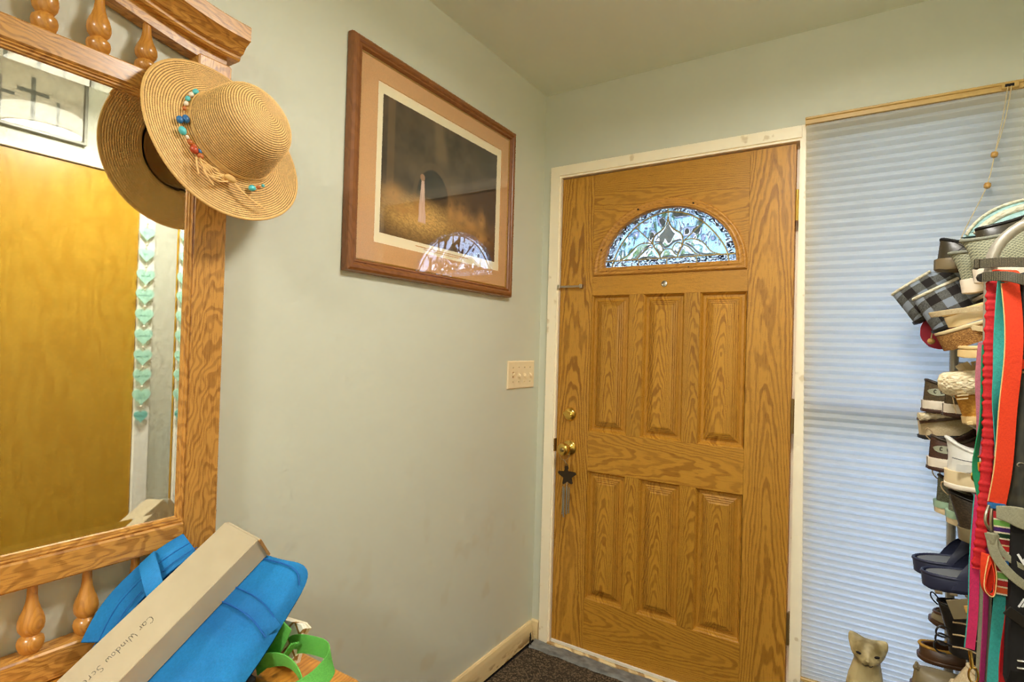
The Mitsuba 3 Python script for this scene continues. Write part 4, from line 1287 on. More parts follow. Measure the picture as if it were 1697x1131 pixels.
def print_fn(p, n, uv):
    """Plain dim interior in brown tones: arch, faint shaft, straw floor, soft pale patches."""
    y, z = p.y, p.z
    s = (y + 0.997) / 0.602
    t = (z - 1.622) / 0.413
    nz = fbm(y * 14, z * 14, 2.0, 4)
    col = mix(C(46, 34, 22), C(96, 76, 50), dr.clip(nz * 1.3 - 0.2, 0, 1) * smoothstep(1.1, 0.4, dr.abs(s - 0.35) * 1.6 + dr.abs(t - 0.75)))
    beam = smoothstep(0.05, 0.0, dr.abs((s - 0.42) + (t - 1.0) * 0.12) - 0.045 * (1.3 - t)) * smoothstep(0.45, 0.9, t)
    col = mix(col, C(126, 104, 70), beam * 0.45)
    pil = smoothstep(0.03, 0.02, dr.abs(s - 0.06)) * smoothstep(0.3, 0.4, t)
    col = mix(col, C(104, 78, 46), pil * 0.6)
    ad = dr.sqrt(dr.square((s - 0.39) / 0.13) + dr.square((t - 0.36) / 0.24))
    col = mix(col, C(90, 70, 44), smoothstep(1.30, 1.2, ad) * smoothstep(1.0, 1.06, ad) * smoothstep(0.34, 0.40, t) * 0.5)
    col = mix(col, C(18, 15, 11), smoothstep(1.05, 0.97, ad) * smoothstep(0.32, 0.36, t))
    fl = smoothstep(0.40, 0.30, t + 0.05 * (nz - 0.5))
    gl = dr.exp(-(dr.square((s - 0.30) / 0.30) + dr.square((t - 0.19) / 0.14)))
    straw_ = noise(y * 160 + z * 90, z * 300, 1.0)
    col = mix(col, mix(C(70, 46, 22), C(206, 164, 92), dr.clip(gl * 1.1 * (0.55 + 0.6 * straw_), 0, 1)), fl)
    blobs = ((0.09, 0.30, 0.075, 0.10), (0.18, 0.21, 0.10, 0.05), (0.27, 0.27, 0.05, 0.09), (0.545, 0.30, 0.035, 0.12), (0.64, 0.30, 0.075, 0.13), (0.74, 0.27, 0.08, 0.09), (0.83, 0.18, 0.10, 0.08), (0.85, 0.33, 0.04, 0.10))
    for (a, b, c_, d_) in blobs:
        k = dr.exp(-dr.square((s - a) / c_) - dr.square((t - b) / d_) * 1.4) * smoothstep(0.25, 0.75, fbm(y * 40 + a * 9, z * 40, 3, 3) + 0.2)
        col = mix(col, C(172, 126, 66), dr.clip(k * 0.95, 0, 1))
    hw = 0.010 + 0.020 * dr.clip((0.50 - t) / 0.34, 0, 1)
    fg = smoothstep(hw + 0.004, hw - 0.002, dr.abs(s - 0.305 + 0.006 * noise(t * 14, 1))) * smoothstep(0.15, 0.17, t) * smoothstep(0.50, 0.485, t)
    col = mix(col, C(216, 182, 164), fg * (0.65 + 0.4 * noise(y * 420, z * 30, 0)))
    col = mix(col, C(150, 110, 80), smoothstep(0.021, 0.016, dr.sqrt(dr.square(s - 0.300) + dr.square((t - 0.515) * 0.69))))
    return col


mat('art_print', pr(proc(print_fn), 0.8))
x0 = 0.011
add('mat_board', on_left(extrude(sbox(mi_y0, mi_z0, mi_y1, mi_z1).difference(sbox(-1.021, 1.590, -0.366, 2.066)), 0.004), x0), 'mat_board', parent=pic, smooth=False)
add('print_border', on_left(extrude(sbox(-1.023, 1.588, -0.364, 2.068), 0.001), x0 - 0.0005), 'print_border', parent=pic, smooth=False)
add('print', on_left(extrude(sbox(-0.997, 1.622, -0.395, 2.035), 0.0004), x0 + 0.0006), 'art_print', parent=pic, smooth=False, label='dim brown interior scene with a pale upright shape')
for (a, b, z) in ((-0.84, -0.56, 1.608), (-0.80, -0.60, 1.6015)):
    add('caption_line', on_left(extrude(sbox(a, z, b, z + 0.003), 0.0003), x0 + 0.0006), 'mat_board', parent=pic, smooth=False)
scene[nkey(f'{pic}__pane')] = {'type': 'rectangle', 'bsdf': {'type': 'ref', 'id': 'pane_glass'},
                               'to_world': T().translate([0.0185, (mi_y0 + mi_y1) / 2, (mi_z0 + mi_z1) / 2]).rotate([0, 1, 0], 90).scale([(mi_z1 - mi_z0) / 2, (mi_y1 - mi_y0) / 2, 1])}
add('backing', bx(0.0015, 0.009, PY0 + 0.01, PY1 - 0.01, PZ0 + 0.01, PZ1 - 0.01), 'kraft', parent=pic, smooth=False)

# ------------------------------------------------------------------ four-gang switch
sp = thing('switch_plate', 'cream four-gang light switch plate on the left wall next to the door', 'light switch')
sy0, sy1, sz0, sz1 = -0.264, -0.051, 1.121, 1.2365
pl_ = sbox(sy0, sz0, sy1, sz1)
lv = [(0.0, 0.0), (0.0, 0.003), (0.0015, 0.005), (0.004, 0.0062)]
v, f = [], []
for ins, d in lv:
    v += [(sy0 + ins, sz0 + ins, d), (sy1 - ins, sz0 + ins, d), (sy1 - ins, sz1 - ins, d), (sy0 + ins, sz1 - ins, d)]
for i in range(3):
    for j in range(4):
        f.append([i * 4 + j, i * 4 + (j + 1) % 4, i * 4 + 4 + (j + 1) % 4, i * 4 + 4 + j])
f.append([12, 13, 14, 15])
add('plate', on_left(tm((v, f)), 0.0005), 'ivory', parent=sp, smooth=False)
for i in range(4):
    yc = sy0 + 0.038 + i * 0.0455
    zc = 1.179
    add('slot', on_left(extrude(sbox(yc - 0.0052, zc - 0.0125, yc + 0.0052, zc + 0.0125), 0.0004), 0.0066), 'kraft' if i == 0 else 'ivory', parent=sp, smooth=False)
    up = 1 if i == 0 else -1
    tg = trimesh.convex.convex_hull(np.array([(sx * 0.0042, up * zz * 1.0, dd) for sx in (-1, 1) for zz, dd in ((-0.006, 0.0), (0.006, 0.0), (0.004, 0.011), (0.0095, 0.0115))]))
    tg.apply_translation((yc, zc, 0.0068))
    add('toggle', on_left(tg, 0.0), 'ivory', parent=sp, smooth=False)
    for dz in (-0.030, 0.030):
        add('screw', lathe([(0, 0), (0.0028, 0), (0.0022, 0.001), (0, 0.0011)], (0.0066, yc, zc + dz), (1, 0, 0), 10), 'old_brass', parent=sp)

# ------------------------------------------------------------------ wind chime on the door knob
ch = thing('wind_chime', 'small bronze star wind chime with silver tubes hanging from the door knob', 'wind chime')
mat('bronze', bumped({'type': 'principled', 'base_color': rgb(C(74, 60, 44)), 'metallic': 0.8, 'roughness': 0.4}, lambda p, n, uv: noise(p.x * 420, p.z * 420, 0), 0.003, 5e-4))
mat('chime_tube', {'type': 'principled', 'base_color': rgb(C(186, 184, 176)), 'metallic': 0.9, 'roughness': 0.3})
add('hanging_wire', tube([(0.1575 + 0.024 * math.sin(a), -0.036 - 0.004 * math.cos(a), 0.853 - 0.026 * math.cos(a) - 0.008) for a in np.linspace(-2.3, 2.3, 26)], 0.0009, 6), 'nickel', parent=ch)
add('hanging_wire', tube([(0.1575, -0.040, 0.819), (0.166, -0.042, 0.812), (0.172, -0.042, 0.802)], 0.0008, 6, 8), 'nickel', parent=ch)
star = [(0.173, 0.795), (0.180, 0.7745), (0.2235, 0.772), (0.196, 0.7505), (0.203, 0.722), (0.179, 0.734), (0.156, 0.713), (0.163, 0.746), (0.1275, 0.768), (0.165, 0.7715)]
st = Polygon(star).buffer(-0.004).buffer(0.006).union(Point(0.174, 0.789).buffer(0.009))
add('star', fix(on_back(extrude(st, 0.004), -0.044)), 'bronze', parent=ch, smooth=30)
add('star_ring', tube([(0.1735 + 0.006 * math.cos(a), -0.0455, 0.799 + 0.006 * math.sin(a)) for a in np.linspace(0, 2 * np.pi, 16, endpoint=False)], 0.0014, 6, closed=True), 'bronze', parent=ch)
for i, (x, zt, zb, y) in enumerate(((0.1605, 0.717, 0.590, -0.047), (0.1685, 0.713, 0.582, -0.052), (0.175, 0.719, 0.599, -0.043), (0.182, 0.716, 0.596, -0.053), (0.189, 0.716, 0.601, -0.047))):
    tb_ = add('tube', lathe([(0.0001, 0), (0.0032, 0), (0.0032, zt - 0.008 - zb), (0.0001, zt - 0.008 - zb)], (x, y, zb), (0, 0, 1), 12), 'chime_tube', parent=ch)
    add('thread', tube([(x, y, zt - 0.009), (0.172 + (x - 0.174) * 0.7, -0.0465, 0.728)], 0.0006, 5), 'nickel', parent=tb_)

# ------------------------------------------------------------------ cat figure on the floor
import manifold3d as m3


def hull_of(spheres):
    return m3.Manifold.batch_hull([m3.Manifold.sphere(r, 20).scale(s).translate(p) if True else None for p, r, s in spheres])


def S(p, r, s=(1, 1, 1)):
    return (tuple(float(x) for x in p), float(r), tuple(float(x) for x in s))


def body_union(chains, refine=0.006, smooth_it=14):
    ms = [hull_of(c) for c in chains]
    m = m3.Manifold.batch_boolean(ms, m3.OpType.Add).refine_to_length(refine)
    q = m.to_mesh()
    t = trimesh.Trimesh(q.vert_properties[:, :3], q.tri_verts, process=True)
    trimesh.smoothing.filter_taubin(t, 0.5, -0.53, smooth_it)
    return t


cat_ = thing('cat_figure', 'pale carved cat figure sitting in front of the window shade', 'figurine')
mat('cat_stone', pr(proc(lambda p, n, uv: mix(C(198, 180, 132), C(122, 104, 60), smoothstep(0.42, 0.72, fbm(p.x * 22, p.y * 22, p.z * 14, 4)))), 0.5))
cx, cy = 1.252, -0.155
ch_ = [
    [S((cx, cy + 0.045, 0.055), 0.055, (1.25, 1.1, 1)), S((cx - 0.004, cy + 0.02, 0.20), 0.056, (1.08, 0.95, 1))],
    [S((cx - 0.004, cy + 0.02, 0.20), 0.056, (1.08, 0.95, 1)), S((cx - 0.005, cy - 0.004, 0.31), 0.044, (1.12, 0.9, 1))],
    [S((cx - 0.005, cy - 0.004, 0.31), 0.044, (1.12, 0.9, 1)), S((cx, cy - 0.008, 0.386), 0.033)],
    [S((cx, cy - 0.014, 0.414), 0.041, (1.12, 0.92, 0.86)), S((cx, cy - 0.042, 0.402), 0.021, (1.3, 1, 0.85))],
    [S((cx - 0.052, cy + 0.05, 0.045), 0.045, (0.9, 1.2, 1)), S((cx - 0.042, cy + 0.02, 0.12), 0.036)],
    [S((cx + 0.052, cy + 0.05, 0.045), 0.045, (0.9, 1.2, 1)), S((cx + 0.042, cy + 0.02, 0.12), 0.036)],
    [S((cx - 0.026, cy - 0.035, 0.30), 0.022), S((cx - 0.025, cy - 0.048, 0.02), 0.019)],
    [S((cx + 0.022, cy - 0.035, 0.30), 0.022), S((cx + 0.023, cy - 0.048, 0.02), 0.019)],
    [S((cx - 0.025, cy - 0.048, 0.016), 0.016), S((cx - 0.025, cy - 0.070, 0.014), 0.015)],
    [S((cx + 0.023, cy - 0.048, 0.016), 0.016), S((cx + 0.023, cy - 0.070, 0.014), 0.015)],
    [S((cx + 0.06, cy + 0.06, 0.018), 0.016), S((cx + 0.085, cy - 0.01, 0.016), 0.014)],
    [S((cx + 0.085, cy - 0.01, 0.016), 0.014), S((cx + 0.05, cy - 0.06, 0.014), 0.011)],
    [S((cx - 0.027, cy - 0.010, 0.432), 0.019, (1, 0.55, 1)), S((cx - 0.0440, cy - 0.010, 0.4560), 0.0065, (1, .7, 1)), S((cx - 0.040, cy - 0.008, 0.424), 0.010), S((cx - 0.010, cy - 0.010, 0.444), 0.006)],
    [S((cx + 0.027, cy - 0.010, 0.430), 0.019, (1, 0.55, 1)), S((cx + 0.0450, cy - 0.010, 0.4490), 0.0065, (1, .7, 1)), S((cx + 0.041, cy - 0.008, 0.422), 0.010), S((cx + 0.010, cy - 0.010, 0.442), 0.006)],
    [S((cx, cy - 0.048, 0.419), 0.008, (1, 1, 1)), S((cx, cy - 0.0625, 0.406), 0.0062)],
    [S((cx - 0.009, cy - 0.053, 0.397), 0.011), S((cx + 0.009, cy - 0.053, 0.397), 0.011)],
]
cm = body_union(ch_, 0.006, 10)
v = cm.vertices.copy()
v[:, 2] = np.maximum(v[:, 2], 0.001)
cm.vertices = v
add('body', cm, 'cat_stone', parent=cat_, smooth=True)
for sx in (-1, 1):
    ey = trimesh.creation.icosphere(2, 1.0)
    ey.apply_scale([0.0095, 0.0045, 0.0034])
    ey.apply_transform(trimesh.transformations.rotation_matrix(-sx * 0.22, (0, 1, 0)))
    ey.apply_translation((cx + sx * 0.0205, cy - 0.0480, 0.4165))
    add('eye', ey, 'dark_hole', parent=cat_, smooth=True)
    ei = trimesh.convex.convex_hull(np.array([(cx + sx * 0.026, cy - 0.0205, 0.433), (cx + sx * 0.0435, cy - 0.0150, 0.4515 - 0.003 * sx), (cx + sx * 0.0435, cy - 0.0165, 0.432), (cx + sx * 0.036, cy - 0.014, 0.438)]))
    add('inner_ear', ei, 'cat_stone', parent=cat_, smooth=False)
add('nose', trimesh.creation.icosphere(2, 0.0045).apply_translation((cx, cy - 0.0670, 0.407)), 'cat_stone', parent=cat_, smooth=True)
add('mouth', tube([(cx - 0.013, cy - 0.0615, 0.3945), (cx - 0.005, cy - 0.0655, 0.392), (cx, cy - 0.0655, 0.396), (cx + 0.005, cy - 0.0655, 0.392), (cx + 0.013, cy - 0.0615, 0.3945)], 0.0008, 6, 16), 'dark_hole', parent=cat_)

# ------------------------------------------------------------------ right wall: flat door, painting, heart garlands
d2 = struct('door_2', 'flat birch-veneered door on the right wall, seen in the mirror')
add('slab', bx(XR - 0.002, XR + 0.036, D2Y0 + 0.002, D2Y1 - 0.002, 0.012, D2Z, 0.001), 'birch', parent=d2, smooth=False, grain=((0, 0, 1), (XR, (D2Y0 + D2Y1) / 2, 1), (0, 1, 0)))
add('door_knob', lathe([(0.0, 0.0), (0.033, 0.0), (0.030, 0.006), (0.013, 0.012), (0.012, 0.034), (0.024, 0.046), (0.0265, 0.054), (0.021, 0.065), (0.0, 0.068)], (XR - 0.002, D2Y0 + 0.07, 0.93), (-1, 0, 0), 32), 'brass', parent=d2)
t2 = struct('trim_2', 'white painted casing of the flat door on the right wall')
mat('white_trim', pr(C(244, 243, 234), 0.4))
add('side_casing', bx(XR - 0.016, XR, D2Y1, D2Y1 + 0.066, 0, D2Z + 0.016, 0.003), 'white_trim', parent=t2, smooth=False)
add('side_casing', bx(XR - 0.016, XR, D2Y0 - 0.066, D2Y0, 0, D2Z + 0.016, 0.003), 'white_trim', parent=t2, smooth=False)
add('head_casing', bx(XR - 0.016, XR, D2Y0, D2Y1, D2Z + 0.003, D2Z + 0.016, 0.002), 'white_trim', parent=t2, smooth=False)

pt = thing('cross_painting', 'framed grey painting of three crosses hung high over the flat wooden door', 'picture')


def cross_fn(p, n, uv):
    y, z = p.y, p.z
    c = mix(C(150, 146, 132), C(214, 206, 184), fbm(y * 9, z * 12, 1, 4))
    c = mix(c, C(120, 112, 96), smoothstep(0.5, 0.75, fbm(y * 5 + 4, z * 9, 6, 3)) * 0.6)

    def barv(yc, z0, z1, w, tilt=0.0):
        return smoothstep(w, w * 0.8, dr.abs(y - yc - tilt * (z - z0))) * smoothstep(z0 - 0.003, z0, z) * smoothstep(z1 + 0.003, z1, z)
    k = dr.maximum(barv(-1.333, 2.12, 2.335, 0.0085), smoothstep(0.009, 0.007, dr.abs(z - 2.275)) * smoothstep(0.053, 0.051, dr.abs(y + 1.333)))
    k = dr.maximum(k, dr.maximum(barv(-1.437, 2.12, 2.305, 0.0075), smoothstep(0.008, 0.006, dr.abs(z - 2.246)) * smoothstep(0.047, 0.045, dr.abs(y + 1.437))))
    k = dr.maximum(k, dr.maximum(barv(-1.25, 2.12, 2.262, 0.006), smoothstep(0.006, 0.004, dr.abs(z - 2.24)) * smoothstep(0.025, 0.023, dr.abs(y + 1.25)) * 0.3))
    return mix(c, C(104, 106, 96), k)


mat('cross_print', pr(proc(cross_fn), 0.7))
mat('pewter', {'type': 'principled', 'base_color': rgb(C(120, 118, 106)), 'metallic': 0.3, 'roughness': 0.4})
cy0, cy1, cz0, cz1 = -1.80, -1.148, 2.112, 2.412
for a in ((cy0, cy1, cz0, cz0 + 0.013), (cy0, cy1, cz1 - 0.013, cz1), (cy0, cy0 + 0.013, cz0, cz1), (cy1 - 0.013, cy1, cz0, cz1)):
    add('frame_side', bx(XR - 0.022, XR - 0.001, a[0], a[1], a[2], a[3], 0.002), 'pewter', parent=pt, smooth=False)
add('print', bx(XR - 0.010, XR - 0.003, cy0 + 0.01, cy1 - 0.01, cz0 + 0.01, cz1 - 0.01), 'cross_print', parent=pt, smooth=False)
mat('low_glare_glass', {'type': 'thindielectric', 'int_ior': 1.32}, False)
scene[f'{pt}__pane'] = {'type': 'rectangle', 'bsdf': {'type': 'ref', 'id': 'low_glare_glass'},
                        'to_world': T().translate([XR - 0.014, (cy0 + cy1) / 2, (cz0 + cz1) / 2]).rotate([0, 1, 0], -90).scale([(cz1 - cz0) / 2 - 0.012, (cy1 - cy0) / 2 - 0.012, 1])}

gl = thing('heart_garland', 'string of mint green wooden hearts with words hanging beside the flat wooden door', 'garland')
mat('mint', pr(C(176, 228, 206), 0.5))
mat('teal_heart', pr(C(130, 200, 190), 0.5))
mat('twine', pr(C(214, 196, 150), 0.8))
mat('mint_ink', pr(C(84, 134, 118), 0.6))
tt = np.linspace(0, 2 * np.pi, 60, endpoint=False)
hx, hy = 16 * np.sin(tt) ** 3, 13 * np.cos(tt) - 5 * np.cos(2 * tt) - 2 * np.cos(3 * tt) - np.cos(4 * tt)
HEART = np.stack([hx / 32, hy / 29 + 0.05], 1)
HZ = [1.777, 1.677, 1.574, 1.482, 1.388, 1.293, 1.197, 1.105, 1.013, 0.921]
HYC = -0.905
words = ['Love', 'Joy', 'Peace', 'Patience', 'Kindness', 'Goodness', 'Faithfulness', 'Gentleness', 'Self|Control', 'Galatians']
GX = XR - 0.032
for i, (z, wd) in enumerate(zip(HZ, words)):
    sw_ = 0.068 if i < 2 else (0.078 if i < 9 else 0.058)
    poly = Polygon(HEART * [sw_, sw_ * 0.98])
    ht = add('heart', fix(place(extrude(poly, 0.005), (GX, HYC, z), (0, -1, 0), (0, 0, 1), (-1, 0, 0))), 'teal_heart' if i == 9 else 'mint', parent=gl, smooth=False)
    for li, part in enumerate(wd.split('|')):
        tmsh = meshkit.text_mesh(part, 0.0105, 0.0004)
        wdt = tmsh.bounds[1][0] - tmsh.bounds[0][0]
        sc_ = min(1.0, 0.058 / wdt)
        tmsh.apply_scale([sc_, 1, 1])
        tmsh.apply_translation((-wdt * sc_ / 2, 0.0 - 0.015 * li + (0.006 if '|' in wd else 0), 0))
        add('word', place(tmsh, (GX - 0.005, HYC, z), (0, -1, 0), (0, 0, 1), (-1, 0, 0)), 'mint_ink', parent=ht, smooth=False)
    zt = z + 0.030
    add('string', tube([(GX - 0.003, HYC, zt), (GX - 0.004, HYC + 0.001, zt + 0.035)], 0.0012, 6), 'twine', parent=gl)
    b = trimesh.creation.icosphere(2, 0.006)
    b.apply_translation((GX - 0.004, HYC, zt + 0.018))
    add('bead', b, 'bead_white', parent=gl, smooth=True)
    if i in (3, 4, 7):
        for s_ in (-1, 1):
            add('string_end', tube([(GX - 0.004, HYC, zt + 0.016), (GX - 0.012, HYC + s_ * 0.018, zt + 0.012 + 0.006 * s_)], 0.0011, 5), 'twine', parent=gl)
add('string', tube([(GX - 0.003, HYC, 1.83), (GX - 0.002, HYC, 1.90), (XR - 0.02, HYC, 1.93)], 0.0012, 6, 8), 'twine', parent=gl)
add('hook', tube([(XR - 0.016, HYC, 1.94), (XR - 0.03, HYC, 1.935), (XR - 0.030, HYC, 1.925)], 0.002, 6, 10), 'nickel', parent=gl)

# ------------------------------------------------------------------ ceiling drum lamps: one of the entry, one added for fill
def drum(x, y, rad, rgb_d, rgb_s, label):
    lp = thing('ceiling_lamp', label, 'lamp')
    z1, z0 = H - 0.045, H - 0.135
    mat('lamp_white', pr(C(240, 236, 224), 0.6)) if 'lamp_white' not in scene else None
    dm = lathe([(0.0001, -0.004), (rad * 0.5, -0.003), (rad - 0.004, 0.0)], (x, y, z0 + 0.004), (0, 0, 1), 64)
    if dm.face_normals[:, 2].mean() > 0: dm.invert()
    k1 = add('diffuser', dm, 'lamp_white', parent=lp)
    scene[k1]['emitter'] = {'type': 'area', 'radiance': rgb(rgb_d)}
    sm = lathe([(rad, 0), (rad, z1 - z0)], (x, y, z0), (0, 0, 1), 64)
    if ((sm.triangles_center - [x, y, 0]) * sm.face_normals)[:, :2].sum() < 0: sm.invert()
    k2 = add('shade', sm, 'lamp_white', parent=lp)
    scene[k2]['emitter'] = {'type': 'area', 'radiance': rgb(rgb_s)}
    mat('lamp_trim', pr(C(150, 140, 120), 0.5)) if 'lamp_trim' not in scene else None
    for zz in (z0, z1):
        t = np.linspace(0, 2 * np.pi, 64, endpoint=False)
        add('rim', tube(np.stack([x + (rad + 0.0005) * np.cos(t), y + (rad + 0.0005) * np.sin(t), np.full(64, zz)], 1), 0.0022, 6, closed=True), 'lamp_trim', parent=lp, smooth=True)
    a = math.radians(115)
    add('shade_seam', bx(x + rad * math.cos(a) - 0.0015, x + rad * math.cos(a) + 0.0015, y + rad * math.sin(a) - 0.002, y + rad * math.sin(a) + 0.002, z0, z1), 'lamp_trim', parent=lp, smooth=False)
    add('canopy', lathe([(0.0001, 0), (rad * 0.9, 0), (rad * 0.9, 0.006), (0.055, 0.012), (0.055, H - z1), (0.0001, H - z1)], (x, y, z1), (0, 0, 1), 40), 'lamp_trim', parent=lp)
    return lp


drum(LAMP[0], LAMP[1], 0.165, LAMP_RGB, SHADE_RGB, 'white drum ceiling lamp of the entry, seen only in the mirror')
drum(0.85, -3.3, 0.20, FILL_LAMP_RGB, SHADE_RGB, 'added white drum lamp out of view behind the camera, fill light for the entry')  # added lamp out of view, evens out the light in the entry
#@@STAGE4

# ------------------------------------------------------------------ shoe rack against the right wall
rk = thing('shoe_rack', 'tall grey metal tube shoe rack with an arched end beside the window shade', 'shoe rack')
RXL, RXR, RYN, RYF = 1.4515, 1.690, -0.620, -0.085
RR = 0.0112
for yy in (RYN, RYF):
    q = [(RXL, yy, 0.0), (RXL, yy, 0.75), (RXL, yy, 1.49)]
    ra = 0.105
    zt = 1.49
    arcp = [(RXL + 0.10 - 0.10 * math.cos(a), yy, zt + 0.10 * math.sin(a)) for a in np.linspace(0, math.pi / 2, 12)]
    arcq = [(RXR - 0.10 + 0.10 * math.sin(a), yy, zt + 0.10 * math.cos(a)) for a in np.linspace(0, math.pi / 2, 12)]
    pth = [(RXL, yy, z) for z in np.linspace(0, 1.47, 8)] + arcp + [(RXL + 0.12, yy, zt + 0.1)] + arcq + [(RXR, yy, z) for z in np.linspace(1.47, 0, 8)]
    add('end_frame', tube(pth, RR, 14), 'rack_metal', parent=rk, smooth=50)
    for z in (0.72, 1.275):
        add('cross_bar', tube([(RXL, yy, z), (RXR, yy, z)], 0.006, 8), 'rack_metal', parent=rk, smooth=50)
TIERS = [1.452, 1.288, 1.132, 0.968, 0.838, 0.690, 0.535, 0.42, 0.27, 0.12]
for z in TIERS:
    for xx, dz in ((RXL + 0.012, -0.006), (RXL + 0.10, -0.008), (RXR - 0.01, -0.012)):
        add('shelf_rod', tube([(xx, RYN, z + dz), (xx, RYF, z + dz)], 0.0045, 8), 'rack_metal', parent=rk, smooth=50)


class Loc:
    """Local frame of a shoe: x heel to toe, y across, z up."""

    def __init__(s, p, pitch=0.0, yaw=0.0, roll=0.0):
        R = trimesh.transformations.euler_matrix(math.radians(roll), math.radians(-pitch), math.radians(yaw), 'sxyz')
        R[:3, 3] = p
        s.M = R

    def __call__(s, m):
        m = tm(m).copy()
        m.apply_transform(s.M)
        return m


def width_at(s, W, heel=0.24, toe=0.22, waist=0.82):
    s = np.asarray(s, float)
    w = np.ones_like(s)
    h = np.clip(s / heel, 0, 1)
    w *= np.sqrt(np.maximum(1 - (1 - h) ** 2, 0))
    t = np.clip((1 - s) / toe, 0, 1)
    w *= np.sqrt(np.maximum(1 - (1 - t) ** 2, 0))
    base = 0.78 + (waist - 0.78) * np.exp(-((s - 0.32) / 0.2) ** 2) + 0.24 * np.exp(-((s - 0.70) / 0.20) ** 2)
    return W / 2 * w * base


def sole_mesh(L, W, t_heel, t_toe, flare=0.003, spring=0.012, n=26, top_curve=0.0, rnd=0.25, under=0.9):
    s = (1 - np.cos(np.linspace(0, np.pi, n))) / 2
    w = width_at(s, W) + flare
    w[0] = w[-1] = 0.002
    zb = spring * np.clip((s - 0.72) / 0.28, 0, 1) ** 2 + 0.004 * np.clip((0.06 - s) / 0.06, 0, 1)
    zt = t_heel * (1 - s) + t_toe * s + spring * 0.8 * np.clip((s - 0.72) / 0.28, 0, 1) ** 2 + top_curve * np.clip((0.08 - s) / 0.08, 0, 1)
    sec = [(-under, 0), (-1, 0.22), (-1, 1 - rnd), (-0.93, 1), (0.93, 1), (1, 1 - rnd), (1, 0.22), (under, 0)]
    v = []
    x = -flare + (L + 2 * flare) * s
    for i in range(n):
        for a, b in sec:
            v.append((x[i], a * w[i], zb[i] + (zt[i] - zb[i]) * b))
    k = len(sec)
    f = []
    for i in range(n - 1):
        for j in range(k):
            f.append([i * k + j, (i + 1) * k + j, (i + 1) * k + (j + 1) % k, i * k + (j + 1) % k])
    m = tm((np.array(v), np.array(f)))
    return m, lambda ss: np.interp(ss, s, zt)


def upper_mesh(L, W, base, h_heel, h_mid, h_toe, s_open=0.55, thick=0.007, dip=0.012, lean=0.0, n=34, back_flare=0.0):
    """Upper with an open collar; base(s) = height of its lower edge."""
    s = (1 - np.cos(np.linspace(0.02, np.pi - 0.02, n))) / 2
    w = width_at(s, W)
    v = []
    up = np.array([0, 0.18, 0.36, 0.55, 0.72, 0.88, 1.0])
    NI = 5
    for i in range(n):
        si = s[i]
        b = float(base(si)) - 0.003
        if si < s_open:
            t = si / s_open
            hc = h_heel * (1 - t) + h_mid * t - dip * math.sin(math.pi * min(1, t * 1.15)) if t < 0.87 else h_heel * (1 - t) + h_mid * t - dip * math.sin(math.pi * min(1, t * 1.15))
        else:
            t = (si - s_open) / (1 - s_open)
            hc = h_mid * (1 - t) ** 1.2 + h_toe * (1 - (1 - t) ** 1.2)
            hc *= 1 - 0.55 * max(0, (t - 0.75) / 0.25) ** 2
        wi = w[i]
        x0 = L * si
        row = []
        closed = si >= s_open
        for u in up:
            if closed:
                a = u * math.pi / 2
                yy, zz = wi * math.cos(a) ** 0.8, b + (hc) * math.sin(a) ** 0.9
            else:
                yy = wi * (1 - 0.26 * u ** 1.6 + 0.03 * math.sin(math.pi * u))
                zz = b + hc * u
            xx = x0 + (lean * u * max(0, 1 - si / 0.25) - back_flare * (u ** 3) * max(0, 1 - si / 0.2))
            row.append((xx, yy, zz))
        if closed:
            inner = [(row[-1][0], 0.0, row[-1][2] - 1e-5)] * NI
        else:
            ti = row[-1]
            yi = max(ti[1] - thick, 0.0)
            wb = max(wi - thick, 0.0)
            xs_ = min(thick, 1.0)
            inner = [(ti[0] + thick * max(0, 1 - si / 0.15), (ti[1] + yi) / 2, ti[2] + 0.002)]
            for q in (0.95, 0.6, 0.25, 0.05):
                inner.append((x0 + thick * max(0, 1 - si / 0.15) + lean * q * max(0, 1 - si / 0.25), yi * q + wb * 0.95 * (1 - q), b + 0.006 + (hc - 0.006) * q))
        left = row + inner
        full = left + [(a, -b_, c_) for a, b_, c_ in left[::-1]]
        v.append(full)
    v = np.array(v)
    k = v.shape[1]
    f = []
    for i in range(n - 1):
        for j in range(k - 1):
            f.append([i * k + j, i * k + j + 1, (i + 1) * k + j + 1, (i + 1) * k + j])
    # close the heel
    return tm((v.reshape(-1, 3), np.array(f))), s, w


def simple_mat(name, c, rough=0.6, tex=0.0, sc=300, c2=None, **k):
    if tex:
        A_ = C(*c)
        B_ = C(*(c2 or [x * 0.7 for x in c]))
        return mat(name, pr(proc(lambda p, n, uv: mix(A_, B_, dr.clip(noise(p.x * sc, p.y * sc, p.z * sc) * tex * 1.5, 0, 1))), rough, **k))
    return mat(name, pr(C(*c), rough, **k))


simple_mat('sole_white', (228, 216, 196), 0.5)
simple_mat('light_patch', (150, 150, 126), 0.5)
simple_mat('sole_cream', (222, 200, 158), 0.55)
simple_mat('sole_taupe', (116, 100, 72), 0.5)
simple_mat('sole_black', (24, 22, 22), 0.5)
simple_mat('quilt_black', (54, 48, 34), 0.35)
simple_mat('brown_suede', (98, 78, 46), 0.75, 1, 400)
simple_mat('maroon_brown', (84, 48, 28), 0.6, 1, 300)
simple_mat('dark_brown', (70, 54, 36), 0.5, 1, 350)
simple_mat('lace_tan', (176, 150, 112), 0.8)
simple_mat('white_leather', (216, 214, 206), 0.45)
simple_mat('grey_mesh', (150, 150, 132), 0.7, 1, 500, (120, 122, 108))
simple_mat('sage', (128, 130, 106), 0.65, 1, 300)
simple_mat('mint_rubber', (160, 190, 160), 0.5)
simple_mat('navy_foam', (38, 42, 66), 0.5)
simple_mat('slate_foam', (104, 106, 108), 0.65)
simple_mat('tan_suede', (206, 152, 64), 0.8, 1, 260, (178, 122, 40))
